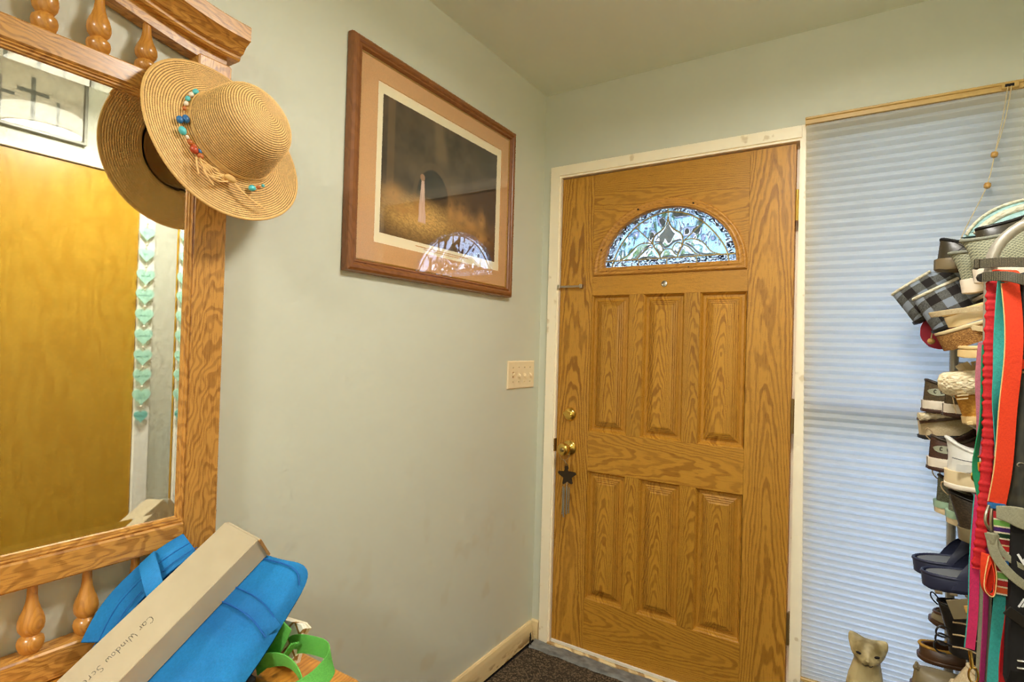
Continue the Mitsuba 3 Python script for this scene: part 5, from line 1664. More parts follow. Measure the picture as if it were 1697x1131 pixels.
simple_mat('beige_foam', (222, 190, 132), 0.55)
simple_mat('beige_leather', (206, 184, 140), 0.5)
simple_mat('cork', (186, 138, 74), 0.85, 1, 500, (120, 78, 34))
simple_mat('brown_leather', (74, 46, 24), 0.35)
simple_mat('taupe_leather', (118, 104, 74), 0.45)
simple_mat('mustard_lining', (168, 124, 40), 0.7)
simple_mat('canvas_cream', (214, 196, 160), 0.8, 1, 600, (190, 168, 128))
simple_mat('black_leather', (20, 18, 17), 0.35)
simple_mat('gold_patch', (206, 160, 84), 0.5)
simple_mat('pink_fleece', (190, 62, 84), 0.9)


def fur_fn(a, b):
    A_, B_ = C(*a), C(*b)
    return lambda p, n, uv: mix(A_, B_, dr.clip(fbm(p.x * 160, p.y * 160, p.z * 160, 2) * 1.4 - 0.2, 0, 1))


mat('fur_cream', bumped(pr(proc(fur_fn((248, 236, 204), (212, 190, 146))), 0.95), lambda p, n, uv: fbm(p.x * 200, p.y * 200, p.z * 200, 2), 0.006, 8e-4))
mat('fleece_blue', bumped(pr(proc(fur_fn((186, 214, 210), (140, 184, 186))), 0.95), lambda p, n, uv: fbm(p.x * 200, p.y * 200, p.z * 200, 2), 0.005, 8e-4))
mat('fleece_white', bumped(pr(proc(fur_fn((236, 228, 204), (204, 194, 164))), 0.95), lambda p, n, uv: fbm(p.x * 220, p.y * 220, p.z * 220, 2), 0.006, 8e-4))


def plaid_fn(p, n, uv):
    u, v = uv.x / 0.024, uv.y / 0.024
    a = cell_rand(dr.floor(u) * 0, 0, 0) * 0 + smoothstep(0.48, 0.52, dr.abs(u / 2 - dr.floor(u / 2) - 0.5) * 2)
    b = smoothstep(0.48, 0.52, dr.abs(v / 2 - dr.floor(v / 2) - 0.5) * 2)
    k = (a + b) * 0.5
    t = noise(uv.x * 900, uv.y * 900, 1)
    mid = mix(C(54, 52, 50), C(110, 112, 108), t)
    c = mix(C(30, 24, 22), mid, smoothstep(0.1, 0.4, k))
    return mix(c, C(136, 146, 158), smoothstep(0.6, 0.95, k))


mat('buffalo_plaid', pr(proc(plaid_fn), 0.9))


def lattice_fn(p, n, uv):
    u, v = uv.x * 110, uv.y * 150
    a = dr.abs((u + v) - dr.floor(u + v) - 0.5)
    b = dr.abs((u - v) - dr.floor(u - v) - 0.5)
    ln = smoothstep(0.14, 0.05, dr.minimum(a, b))
    heather = mix(C(110, 112, 98), C(176, 176, 158), noise(uv.x * 500, uv.y * 260, 3))
    lat = mix(C(118, 120, 100), C(184, 182, 152), ln)
    return mix(lat, heather, smoothstep(0.075, 0.085, uv.x))


mat('knit_lattice', pr(proc(lattice_fn), 0.75))

LUV = None


def local_uv(m):
    v = np.asarray(m.vertices)
    return np.stack([v[:, 0] + 0.35 * v[:, 1], v[:, 2] + 0.35 * v[:, 1]], 1)


def add_local(name, m, lc, bsdf, parent, smooth=50, label=None, uvl=False):
    if uvl:
        m2 = trimesh.graph.smooth_shade(tm(m), angle=np.radians(smooth), facet_minarea=None)
        return add(name, lc(m2), bsdf, parent=parent, smooth=True, uv=local_uv(m2), label=label)
    return add(name, lc(m), bsdf, parent=parent, smooth=smooth, label=label)


def heel_loop(L0, z, r=0.011, out=0.012):
    return tube([(L0 - 0.000, 0.004, z - 0.012), (L0 - out, 0.005, z + r * 0.9), (L0 - out * 0.7, 0.0, z + r * 1.9), (L0 + 0.001, -0.004, z + r), (L0 + 0.004, -0.005, z - 0.010)], 0.0016, 6, 20)


def shoe(name, label, pos, pitch=0, yaw=0, L=0.265, W=0.098, sole='sole_white', upper='brown_suede', lining='black_fabric', t_heel=0.030, t_toe=0.020, h_heel=0.062, h_mid=0.085, h_toe=0.045,
         s_open=0.5, dip=0.016, lean=0.006, back_flare=0.0, loop=None, counter=None, laces=True, sole2=None, group=None, uvl=False, band=None, eyelets=False, category='shoe', roll=0, flare=0.004, spring=0.014):
    t = thing(name, label, category, group)
    lc = Loc(pos, pitch, yaw, roll)
    sm, top = sole_mesh(L, W, t_heel, t_toe, flare, spring)
    add_local('sole', sm, lc, sole, t, 40)
    if sole2:
        s2, _ = sole_mesh(L, W, t_heel * 0.34, t_toe * 0.34, flare + 0.0012, spring)
        add_local('outsole', s2, lc, sole2, t, 40)
    um, s, w = upper_mesh(L, W, top, h_heel, h_mid, h_toe, s_open, 0.007, dip, lean, 34, back_flare)
    add_local('upper', um, lc, upper, t, 60, uvl=uvl)
    # padded collar roll
    cpts = []
    for si in np.linspace(0.0, s_open * 0.98, 14):
        b = float(top(si)) - 0.003
        tt_ = si / s_open
        hc = h_heel * (1 - tt_) + h_mid * tt_ - dip * math.sin(math.pi * min(1, tt_ * 1.15))
        wi = float(width_at(max(si, 0.004), W)) * 0.74
        cpts.append((L * si + lean * max(0, 1 - si / 0.25) - back_flare * max(0, 1 - si / 0.2) + 0.002 * (si < 0.02), wi, b + hc))
    ring = [(a, b_, c_) for a, b_, c_ in cpts] + []
    ring = np.array([(a, -b_, c_) for a, b_, c_ in cpts[::-1]] + [(a, b_, c_) for a, b_, c_ in cpts[1:]])
    add_local('collar', tube(smoothpath(ring, 50), 0.0042, 8), lc, lining, t, 60)
    ins = []
    tongue = np.array([(L * (s_open - 0.13), 0, float(top(s_open)) + h_mid + 0.012), (L * s_open, 0, float(top(s_open)) + h_mid - 0.001), (L * (s_open + 0.16), 0, float(top(s_open)) + h_mid * 0.82)])
    if laces:
        add_local('tongue', ribbon(smoothpath(tongue, 10), W * 0.42, 0.005, normals=(0.3, 0, 1)), lc, lining, t)
        for i in range(4):
            si = s_open + 0.03 + i * 0.05
            zc = float(top(si)) + h_mid * (1 - (si - s_open) / (1 - s_open)) ** 1.2 + h_toe * (1 - (1 - (si - s_open) / (1 - s_open)) ** 1.2)
            add_local('lace', tube([(L * si, W * 0.26, zc * 0.86), (L * si + 0.004, 0.0, zc + 0.003), (L * si, -W * 0.26, zc * 0.86)], 0.0022, 6, 10), lc, 'lace_tan', t)
    if counter:
        bm, zc_, zh_, smax = counter
        v, f = [], []
        tt_ = np.linspace(-1, 1, 13)
        for a in tt_:
            si = 0.012 + (a * 0.5 + 0.5) * smax
            hc = h_heel * (1 - si / s_open) + h_mid * si / s_open - dip * math.sin(math.pi * min(1, si / s_open * 1.15))
            half = zh_ * math.sqrt(max(1 - a * a, 0.0)) + 0.0004
            for b in (-1, -0.4, 0.25, 0.6):
                zz = zc_ + half * b
                u = zz / hc
                wi = float(width_at(si, W)) + 0.0012
                yy = wi * (1 - 0.26 * max(u, 0) ** 1.6 + 0.03 * math.sin(math.pi * u))
                v.append((L * si + lean * u * max(0, 1 - si / 0.25) - 0.0012, -yy, float(top(si)) - 0.003 + zz))
        f = [[q * 4 + r, (q + 1) * 4 + r, (q + 1) * 4 + r + 1, q * 4 + r + 1] for q in range(12) for r in range(3)]
        add_local('heel_patch', tm((np.array(v), np.array(f))), lc, bm, t)
        for a in (4, 8):
            c_ = (np.array(v[a * 4 + 1]) + np.array(v[a * 4 + 2])) / 2 + np.array([-0.0008, -0.0014, 0])
            add_local('emblem', tube([c_ + [0.0035, -0.0006, 0.0035], c_ + [0.0, 0, 0.0045], c_ + [-0.002, 0, 0], c_ + [0.0, 0, -0.0045], c_ + [0.0035, -0.0006, -0.0035]], 0.0009, 5, 10), lc, 'black_leather', t)
    if band:
        bm, zz0, zz1 = band
        sb, _ = sole_mesh(L, W, zz1, zz1 * 0.8, flare + 0.0015, spring)
        vv = np.asarray(sb.vertices).copy()
        vv[:, 2] = np.maximum(vv[:, 2], zz0)
        sb.vertices = vv
        add_local('midsole_band', sb, lc, bm, t, 40)
    if loop:
        add_local('pull_loop', heel_loop(0.0 + lean, t_heel + h_heel - 0.004), lc, loop, t)
    return t, lc, top


YY = RYN
# ---- tier 1 (top)
shoe('quilted_shoe', 'dark quilted slip-on shoe with a taupe sole, heel sticking out on the top tier', (1.387, -0.325, 1.526), 0, 10, W=0.10, sole='sole_taupe', upper='quilt_black', lining='black_fabric', t_heel=0.030, t_toe=0.024, h_heel=0.056, h_mid=0.064, laces=False, lean=0.006, flare=0.006)
qk = 'quilted_shoe'
lcq = Loc((1.387, -0.325, 1.526), 0, 10)
for a in (-1, 0, 1):
    for d in (-1, 1):
        pts = [(0.012 + 0.022 * i / 2 + 0.03 * (a + 1), -0.0505 + 0.004 * math.cos(i), 0.030 + (0.045 * i / 5 if d > 0 else 0.045 * (1 - i / 5))) for i in range(6)]
        add_local('quilt_seam', tube(pts, 0.0008, 5), lcq, 'black_leather', qk)
shoe('quilted_shoe', 'dark quilted shoe with taupe sole tucked lower behind the grey knit sneakers', (1.428, -0.205, 1.474), 2, 0, W=0.098, sole='sole_taupe', upper='quilt_black', lining='black_fabric', h_heel=0.052, h_mid=0.062, laces=False)
shoe('knit_sneaker', 'grey knit sneaker with a pale sole, right behind the rack arch', (1.447, -0.485, 1.470), 9, 0, L=0.275, sole='sole_white', upper='knit_lattice', lining='grey_mesh', t_heel=0.036, t_toe=0.024, h_heel=0.074, h_mid=0.092, lean=-0.004, back_flare=0.012, uvl=True, dip=0.012)
shoe('knit_sneaker', 'grey knit sneaker with a pale sole, further one on the top tier', (1.434, -0.400, 1.455), 9, 0, L=0.275, sole='sole_white', upper='knit_lattice', lining='grey_mesh', t_heel=0.036, t_toe=0.024, h_heel=0.074, h_mid=0.092, lean=-0.004, back_flare=0.012, uvl=True, dip=0.012)
shoe('black_sneaker', 'crumpled dark shoe lying on top of the grey knit sneakers', (1.457, -0.385, 1.574), 9, 8, L=0.23, W=0.085, sole='sole_black', upper='quilt_black', lining='black_leather', t_heel=0.010, t_toe=0.010, h_heel=0.036, h_mid=0.046, laces=False, dip=0.004)
# pale blue fleece slippers at the very top
for j, (x, y, z, rx_, rz_, lab) in enumerate(((1.578, -0.285, 1.580, 0.140, 0.124, 'pale blue fleece slipper with white trim at the very top of the rack, rear one'), (1.585, -0.355, 1.575, 0.135, 0.098, 'pale blue fleece slipper with white trim at the very top of the rack, front one'))):
    t = thing('fleece_slipper', lab, 'slipper')
    s = trimesh.creation.icosphere(4, 1.0)
    v = np.asarray(s.vertices)
    v = v * (1 + 0.03 * (meshkit.fbm(v * 6, 3, 7 + j) - 0.5))[:, None]
    v = v * [rx_, 0.034, rz_]
    v[:, 2] = np.maximum(v[:, 2], 1.617 - z)
    add('body', trimesh.Trimesh(v + [x, y, z], s.faces, process=False), 'fleece_blue', parent=t, smooth=True)
    q = np.array([(x + rx_ * 0.98 * math.cos(a), y - 0.012, z + rz_ * 0.98 * math.sin(a)) for a in np.linspace(0.35, math.pi - 0.35, 40)])
    add('fuzzy_trim', tube(q, 0.0085 if j else 0.004, 8), 'fleece_white', parent=t, smooth=True)
# ---- tier 2: plaid slippers and wedge sandals
PLAID = dict(L=0.26, W=0.105, sole='sole_black', upper='buffalo_plaid', lining='fleece_white', t_heel=0.012, t_toe=0.012, h_heel=0.098, h_mid=0.10, h_toe=0.05, laces=False, uvl=True, dip=0.0, lean=0.0, s_open=0.42, category='slipper')
shoe('plaid_slipper', 'black and grey buffalo plaid slipper bootie, further one with its sole tilted out', (1.352, -0.20, 1.388), 33, -4, roll=0, **PLAID)
shoe('plaid_slipper', 'black and grey buffalo plaid slipper bootie, nearer one below the quilted shoe', (1.388, -0.285, 1.360), 28, 2, **PLAID)
t = thing('pink_pouch', 'red-pink fleece piece with a wooden tassel bead hanging below the plaid slippers', 'pouch')
s = trimesh.creation.icosphere(3, 1.0)
v = np.asarray(s.vertices) * [0.045, 0.02, 0.05] * (1 + 0.1 * (meshkit.fbm(np.asarray(s.vertices) * 3, 3, 1) - 0.5))[:, None]
add('body', trimesh.Trimesh(v + [1.408, -0.17, 1.372], s.faces, process=False), 'pink_fleece', parent=t, smooth=True)
add('cord', tube([(1.40, -0.232, 1.40), (1.388, -0.236, 1.372), (1.384, -0.236, 1.35)], 0.0018, 6, 10), 'cord_mat', parent=t)
add('bead', trimesh.creation.icosphere(2, 0.009).apply_translation((1.384, -0.236, 1.342)), 'bead_wood', parent=t, smooth=True)


def sandal(name, label, pos, pitch, th, tt, m_foot, m_body, m_strap, W=0.092, L=0.25, straps=True, yaw=0, cup=0.0):
    t = thing(name, label, 'sandal')
    lc = Loc(pos, pitch, yaw)
    b, top = sole_mesh(L, W, th, tt, 0.002, 0.008, rnd=0.06, under=0.96)
    add_local('sole', b, lc, m_body, t, 40)
    ft, _ = sole_mesh(L, W, 0.010, 0.010, 0.0032, 0.004, rnd=0.2)
    v = np.asarray(ft.vertices).copy()
    v[:, 2] += top(np.clip(v[:, 0] / L, 0, 1)) - 0.001
    ft.vertices = v
    add_local('footbed', ft, lc, m_foot, t, 40)
    if straps:
        for s_, hh, ww in ((0.62, 0.045, 0.034), (0.80, 0.036, 0.028)):
            w = float(width_at(s_, W))
            z0 = float(top(s_))
            q = [(L * s_ - 0.004, -w, z0), (L * s_, -w * 0.8, z0 + hh * 0.75), (L * s_, 0, z0 + hh), (L * s_, w * 0.8, z0 + hh * 0.75), (L * s_ - 0.004, w, z0)]
            add_local('strap', ribbon(q, ww, 0.004, normals=[(0, -1, 0.2), (0, -0.7, 0.7), (0, 0, 1), (0, 0.7, 0.7), (0, 1, 0.2)], smooth_n=18), lc, m_strap, t)
        w = float(width_at(0.2, W))
        q = [(L * 0.58, -w * 1.1, top(0.5) + 0.02), (L * 0.22, -w * 0.9, top(0.2) + 0.045), (L * 0.03, 0, top(0) + 0.055), (L * 0.22, w * 0.9, top(0.2) + 0.045), (L * 0.58, w * 1.1, top(0.5) + 0.02)]
        add_local('heel_strap', ribbon(q, 0.013, 0.003, normals=[(0, -1, 0), (-0.5, -1, 0), (-1, 0, 0), (-0.5, 1, 0), (0, 1, 0)], smooth_n=24), lc, m_strap, t)
    return t, lc


sandal('wedge_sandal', 'tan flat-soled sandal tilted on the second tier, uppermost of the beige sandals', (1.405, -0.43, 1.368), 22, 0.030, 0.022, 'beige_foam', 'beige_leather', 'beige_leather', straps=False)
sandal('cork_sandal', 'cork-soled sandal with a beige footbed in the middle of the beige sandals', (1.396, -0.44, 1.310), 24, 0.042, 0.026, 'beige_leather', 'cork', 'canvas_cream', straps=True)
sandal('wedge_sandal', 'beige thick-soled sandal, lowest of the beige sandals on the second tier', (1.418, -0.46, 1.297), 1, 0.020, 0.018, 'beige_foam', 'beige_foam', 'beige_leather', straps=True)
t = thing('strappy_sandal', 'beige strappy sandal hanging under the tan sandals', 'sandal')
for q in ([(1.445, -0.33, 1.285), (1.458, -0.35, 1.26), (1.475, -0.36, 1.225)], [(1.432, -0.34, 1.28), (1.452, -0.35, 1.25), (1.47, -0.36, 1.215)], [(1.462, -0.36, 1.29), (1.468, -0.365, 1.255), (1.465, -0.365, 1.215)]):
    add('strap', ribbon(q, 0.016, 0.003, normals=(0, -1, 0), smooth_n=14), 'beige_leather', parent=t)
add('sole', bx(1.44, 1.62, -0.40, -0.33, 1.195, 1.213, 0.006), 'beige_foam', parent=t, smooth=False)
# ---- tier 3: brown sneakers, tan fur boot
SN = dict(L=0.27, sole='sole_white', upper='brown_suede', lining='dark_brown', t_heel=0.036, t_toe=0.024, h_heel=0.060, h_mid=0.085, lean=0.006, dip=0.022, sole2='maroon_brown')
shoe('brown_sneaker', 'brown sneaker with a white sole, leftmost on the third tier', (1.374, -0.190, 1.140), 2, 15, counter=('light_patch', 0.030, 0.012, 0.16), **SN)
shoe('brown_sneaker', 'brown sneaker with a white sole, partly hidden by the tan fur-cuffed boot', (1.412, -0.290, 1.140), 2, 14, counter=('light_patch', 0.030, 0.012, 0.16), loop='lace_tan', **SN)
for nm in ('brown_sneaker', 'brown_sneaker_001'):
    pass
t, lc, top = shoe('fur_boot', 'tan suede ankle boot with a thick cream fur cuff on the third tier', (1.440, -0.395, 1.132), 10, 0, L=0.24, W=0.10, sole='beige_foam', upper='tan_suede', lining='fur_cream', t_heel=0.022, t_toe=0.018, h_heel=0.085, h_mid=0.10, h_toe=0.05, laces=False, dip=0.0, lean=-0.012, s_open=0.5, loop='maroon_brown', category='boot')
ringp = np.array([(0.062 + 0.078 * math.cos(a), 0.046 * math.sin(a), 0.104) for a in np.linspace(0, 2 * np.pi, 40, endpoint=False)])
cuff = sweep(ringp, np.array([(0.022 * math.cos(a), 0.030 * math.sin(a)) for a in np.linspace(0, 2 * np.pi, 14, endpoint=False)]), closed=True, normals=np.tile([0, 0, 1.0], (40, 1)))
cuff = cuff.subdivide()
nv = np.asarray(cuff.vertices)
cuff.vertices = nv + cuff.vertex_normals * (0.007 * (meshkit.fbm(nv * 170, 2, 5) - 0.4))[:, None]
add_local('fur_cuff', cuff, lc, 'fur_cream', t, True)
add_local('seam', tube([(-0.012 + 0.0 * i, 0.0, 0.03 + 0.01 * i) for i in range(6)], 0.0014, 5), lc, 'beige_leather', t)
for i in range(3):
    add_local('stitch_bar', bx(-0.010 + .002 * i, 0.012 + .002 * i, -0.0505, -0.0475, 0.066 + 0.008 * i, 0.069 + 0.008 * i), lc, 'beige_leather', t, False)
for i in range(7):
    add_local('sole_rib', bx(0.0 + 0.03 * i, 0.012 + 0.03 * i, -0.0505, -0.04, 0.004, 0.012, 0.001), lc, 'beige_foam', t, False)
# ---- tier 4: fur-trimmed moccasin, maroon sneaker, white sneaker
t, lc, top = shoe('fur_moccasin', 'cream moccasin with brown fur-trimmed collar at the left end of the fourth tier', (1.368, -0.150, 1.060), 6, 2, L=0.25, sole='sole_black', upper='canvas_cream', lining='brown_leather', t_heel=0.012, t_toe=0.012, h_heel=0.048, h_mid=0.070, laces=False, dip=0.0, lean=0.0)
q = np.array([(0.0 + 0.02 * i, -0.044 + 0.004 * math.sin(i), 0.066 + 0.0025 * i) for i in range(7)])
fm = tube(smoothpath(q, 24), 0.013, 10).subdivide()
fm.vertices = np.asarray(fm.vertices) + fm.vertex_normals * (0.008 * (meshkit.fbm(np.asarray(fm.vertices) * 180, 2, 8) - 0.4))[:, None]
add_local('fur_trim', fm, lc, 'fur_cream', t, True)
add_local('brown_band', ribbon(smoothpath(q - [0, 0.003, 0.014], 24), 0.010, 0.003, normals=(0, -1, 0)), lc, 'brown_leather', t)
shoe('maroon_sneaker', 'dark maroon-brown sneaker with a white sole between the moccasin and the white sneaker', (1.382, -0.275, 0.992), 2, 14, counter=('light_patch', 0.030, 0.012, 0.16), loop='lace_tan', **{**SN, 'upper': 'maroon_brown', 'lining': 'dark_brown'})
shoe('white_sneaker', 'white leather sneaker with a thick cream sole on the fourth tier, beside the leashes', (1.408, -0.405, 0.975), 2, 0, L=0.28, W=0.105, sole='sole_cream', upper='white_leather', lining='white_leather', t_heel=0.046, t_toe=0.030, h_heel=0.082, h_mid=0.092, back_flare=0.010, dip=0.034, lean=0.008, sole2='sole_white', flare=0.006)
lcw = Loc((1.408, -0.405, 0.975), 2, 0)
add_local('perforated_line', tube([(0.006, -0.042, 0.080), (0.03, -0.0475, 0.075), (0.07, -0.048, 0.072)], 0.0012, 5, 12), lcw, 'slate_foam', 'white_sneaker')
add_local('overlay', place(bx(0.012, 0.09, 0.048, 0.066, 0.0475, 0.0495, 0.002), (0, 0, 0), (1, 0, 0), (0, 0, 1), (0, -1, 0)), lcw, 'white_leather', 'white_sneaker', False)
# ---- tier 5: sage sneakers, brown boot
SG = dict(L=0.26, W=0.094, sole='sole_cream', upper='sage', lining='dark_brown', t_heel=0.026, t_toe=0.02, h_heel=0.082, h_mid=0.09, dip=0.02, band=('mint_rubber', 0.018, 0.036))
shoe('sage_sneaker', 'grey-green sneaker with mint sole line and pull loop, left one on the fifth tier', (1.405, -0.215, 0.866), 2, 10, loop='lace_tan', **SG)
shoe('sage_sneaker', 'grey-green sneaker with mint sole line and pull loop, right one beside the brown boot', (1.422, -0.305, 0.862), 2, 8, loop='lace_tan', **SG)
shoe('brown_boot', 'dark brown woven ankle shoe with a gum sole on the fifth tier', (1.436, -0.400, 0.848), 6, 0, L=0.27, sole='taupe_leather', upper='dark_brown', lining='black_leather', t_heel=0.034, t_toe=0.024, h_heel=0.090, h_mid=0.10, lean=-0.014, loop='lace_tan', dip=0.026, category='boot')
# ---- tier 6: navy foam slides


def slide(name, label, pos, pitch, yaw=0, L=0.265, W=0.105):
    t = thing(name, label, 'sandal', None)
    lc = Loc(pos, pitch, yaw)
    b, top = sole_mesh(L, W, 0.036, 0.028, 0.003, 0.008, rnd=0.15, under=0.9)
    add_local('sole', b, lc, 'navy_foam', t, 40)
    ft, _ = sole_mesh(L * 0.94, W * 0.90, 0.003, 0.003, 0.0, 0.002)
    v = np.asarray(ft.vertices).copy()
    v[:, 0] += L * 0.03
    v[:, 2] += top(np.clip(v[:, 0] / L, 0, 1)) - 0.0005
    ft.vertices = v
    add_local('footbed', ft, lc, 'slate_foam', t, 40)
    ring = []
    for s_ in np.linspace(0.0, 0.5, 16):
        ring.append((L * s_, float(width_at(max(s_, 0.003), W)) * 0.97, float(top(s_)) + 0.002))
    rr = np.array([(a, -b_, c_) for a, b_, c_ in ring[::-1]] + ring[1:])
    add_local('rim', tube(smoothpath(rr, 50), 0.0045, 8), lc, 'navy_foam', t, True)
    v, f = [], []
    S_ = np.linspace(0.20, 0.74, 12)
    A_ = np.linspace(0, np.pi, 16)
    for q_, s_ in enumerate(S_):
        w = float(width_at(s_, W)) + 0.004
        hgt = 0.068 * math.sin(math.pi * (0.40 + 0.45 * q_ / 11))
        for a in A_:
            v.append((L * s_ + 0.060 * math.sin(a) * (1 - q_ / 11.0), -w * math.cos(a), 0.010 + (0.022 + hgt) * math.sin(a) ** 0.7))
    n = 16
    f = [[i * n + j, i * n + j + 1, (i + 1) * n + j + 1, (i + 1) * n + j] for i in range(11) for j in range(15)]
    sh_ = tm((np.array(v), np.array(f)))
    inn = sh_.copy()
    inn.vertices = np.asarray(sh_.vertices) * [1, 0.93, 0.95]
    inn.invert()
    add_local('strap', cat(sh_, inn), lc, 'navy_foam', t, 50)
    for i in range(8):
        add_local('tread', bx(0.02 + 0.03 * i, 0.035 + 0.03 * i, -W * 0.42, W * 0.42, -0.005, 0.001, 0.001), lc, 'sole_taupe', t, False)
    return t


slide('foam_slide', 'navy foam slide with a grey footbed, further one sticking out of the sixth tier', (1.360, -0.215, 0.694), 7, 3)
slide('foam_slide', 'navy foam slide with a grey footbed, nearer one beside the pink leash', (1.370, -0.335, 0.699), 6, 0)
# ---- tiers 7 and 8: loafer, black boots with a gold patch, brown shoe, clog, cream canvas shoe
shoe('brown_loafer', 'dark brown leather loafer at the left end of the seventh tier', (1.395, -0.205, 0.560), -4, 0, L=0.26, sole='brown_leather', upper='taupe_leather', lining='brown_leather', t_heel=0.014, t_toe=0.012, h_heel=0.020, h_mid=0.045, laces=False, dip=0.0)
t, lc, top = shoe('black_boot', 'black lace-up ankle boot with a gold patch and looped laces on the seventh tier', (1.428, -0.345, 0.545), 10, 0, L=0.27, sole='sole_black', upper='black_leather', lining='black_leather', t_heel=0.026, t_toe=0.02, h_heel=0.105, h_mid=0.115, dip=0.01, lean=-0.008, loop='black_leather', category='boot')
add('cuff', ribbon([(1.418, -0.40, 0.672), (1.445, -0.405, 0.683), (1.49, -0.405, 0.70)], 0.045, 0.004, normals=(0, -1, 0.15), smooth_n=10), 'taupe_leather', parent=t)
add('patch', place(bx(0, 0.032, 0, 0.018, 0, 0.0015, 0.0005), (1.447, -0.412, 0.676), (0.96, 0, 0.28), (-0.28, 0, 0.96), (0, -1, 0)), 'gold_patch', parent=t, smooth=False)
for i in range(3):
    add('lace_loop', tube([(1.42, -0.395, 0.62 - 0.02 * i), (1.398 - 0.004 * i, -0.40, 0.625 - 0.02 * i), (1.392, -0.40, 0.605 - 0.02 * i), (1.412, -0.398, 0.60 - 0.02 * i)], 0.0022, 6, 16), 'black_leather', parent=t)
    add('lace', tube([(1.425, -0.394, 0.64 - 0.03 * i), (1.45, -0.402, 0.645 - 0.03 * i), (1.49, -0.40, 0.63 - 0.03 * i)], 0.002, 6, 12), 'lace_tan', parent=t)
shoe('brown_slip_on', 'brown leather slip-on with a mustard lining on the lower left of the rack', (1.372, -0.205, 0.452), 4, 2, L=0.25, sole='brown_leather', upper='brown_leather', lining='mustard_lining', t_heel=0.014, t_toe=0.012, h_heel=0.030, h_mid=0.04, laces=False, dip=0.006, back_flare=0.004)
shoe('leather_clog', 'taupe rounded leather clog at the bottom of the visible rack', (1.350, -0.305, 0.405), 0, 0, L=0.26, W=0.11, sole='brown_leather', upper='taupe_leather', lining='taupe_leather', t_heel=0.02, t_toe=0.02, h_heel=0.045, h_mid=0.05, s_open=0.03, laces=False, dip=0.0)
shoe('canvas_shoe', 'cream ribbed canvas shoe at the bottom beside the hanging leashes', (1.412, -0.420, 0.478), -22, 0, L=0.25, sole='sole_cream', upper='canvas_cream', lining='canvas_cream', t_heel=0.03, t_toe=0.022, h_heel=0.060, h_mid=0.066, laces=True, dip=0.008)
# ---- low tiers out of sight below the frame
shoe('grey_sneaker', 'grey sneaker on a low tier of the rack', (1.41, -0.25, 0.275), 2, 0, upper='grey_mesh', lining='black_fabric')
shoe('black_trainer', 'black trainer with white sole stripes behind the teal and red leashes', (1.478, -0.52, 0.59), 3, 0, L=0.21, W=0.09, sole='sole_black', upper='black_leather', lining='black_fabric')

# ------------------------------------------------------------------ leashes, straps and bags hanging on the near end of the rack


def web(name, c1, c2=None, sc=0.8):
    return mat(name, pr(proc(web_fn(c1, c2 or [int(x * 0.8) for x in c1], sc)), 0.75, sheen=0.2))


web('web_teal', (58, 176, 168))
web('web_orange', (226, 66, 20), (206, 44, 12))
web('web_red', (212, 28, 34))
web('web_green', (24, 146, 98))
web('web_mauve', (196, 112, 128))
web('web_magenta', (176, 44, 112))
web('web_pink', (218, 44, 104))
web('web_black', (44, 40, 32), (24, 22, 18), 0.3)
web('web_olive', (150, 148, 122))
simple_mat('edge_cream', (226, 180, 120), 0.7)


def rib_black(p, n, uv):
    s = p.x * 420
    fr = s - dr.floor(s)
    return mix(C(26, 24, 18), C(104, 96, 70), smoothstep(0.3, 0.5, fr) * (1 - smoothstep(0.75, 0.95, fr)))


mat('ribbed_web', pr(proc(rib_black), 0.6))
FN = (0.02, -1, 0.0)


def hang(name, label, pts, w, m, category='leash', th=0.0022, group=None, n=50, twist=None, edge=None, part='webbing'):
    t = thing(name, label, category, group)
    q = smoothpath(pts, n)
    nn = np.tile(np.array(FN, float), (n, 1))
    if twist is not None:
        a = np.interp(np.linspace(0, 1, n), np.linspace(0, 1, len(twist)), twist)
        nn = np.stack([np.sin(a), -np.cos(a), np.zeros(n)], 1)
    add(part, ribbon(q, w, th, normals=nn), m, parent=t)
    if edge:
        tg = np.gradient(q, axis=0)
        tg /= np.linalg.norm(tg, axis=1, keepdims=True)
        sd = np.cross(tg, nn)
        sd /= np.linalg.norm(sd, axis=1, keepdims=True)
        add('stitched_edge', tube(q - sd * (w / 2 - 0.0006) * edge[1] + nn * 0.0008, 0.0011, 6), edge[0], parent=t)
    return t


t = hang('black_strap', 'upper ribbed black nylon strap wrapped round the rack post', [(1.427, -0.640, 1.497), (1.445, -0.6415, 1.498), (1.48, -0.645, 1.497), (1.53, -0.65, 1.492), (1.60, -0.652, 1.482)], 0.020, 'ribbed_web', 'strap')
add('end_tab', bx(1.421, 1.430, -0.645, -0.632, 1.486, 1.508, 0.002), 'ribbed_web', parent=t, smooth=False)
t = hang('black_strap', 'lower ribbed black nylon strap sagging across the tops of the leashes', [(1.432, -0.662, 1.466), (1.446, -0.672, 1.466), (1.470, -0.690, 1.462), (1.50, -0.696, 1.450), (1.56, -0.69, 1.432)], 0.020, 'ribbed_web', 'strap')
add('end_tab', tube([(1.434, -0.660, 1.466), (1.432, -0.652, 1.466)], 0.0095, 8), 'web_black', parent=t)
t = hang('teal_leash', 'wide teal webbing leash between the ruffled red and the orange leashes', [(1.4610, -0.667, 1.458), (1.4610, -0.668, 1.40), (1.4620, -0.669, 1.33), (1.4615, -0.669, 1.25), (1.460, -0.664, 1.20), (1.463, -0.650, 1.10)], 0.024, 'web_teal', twist=[1.0, 0.6, 0.0, 0.2, 0.9, 1.2])
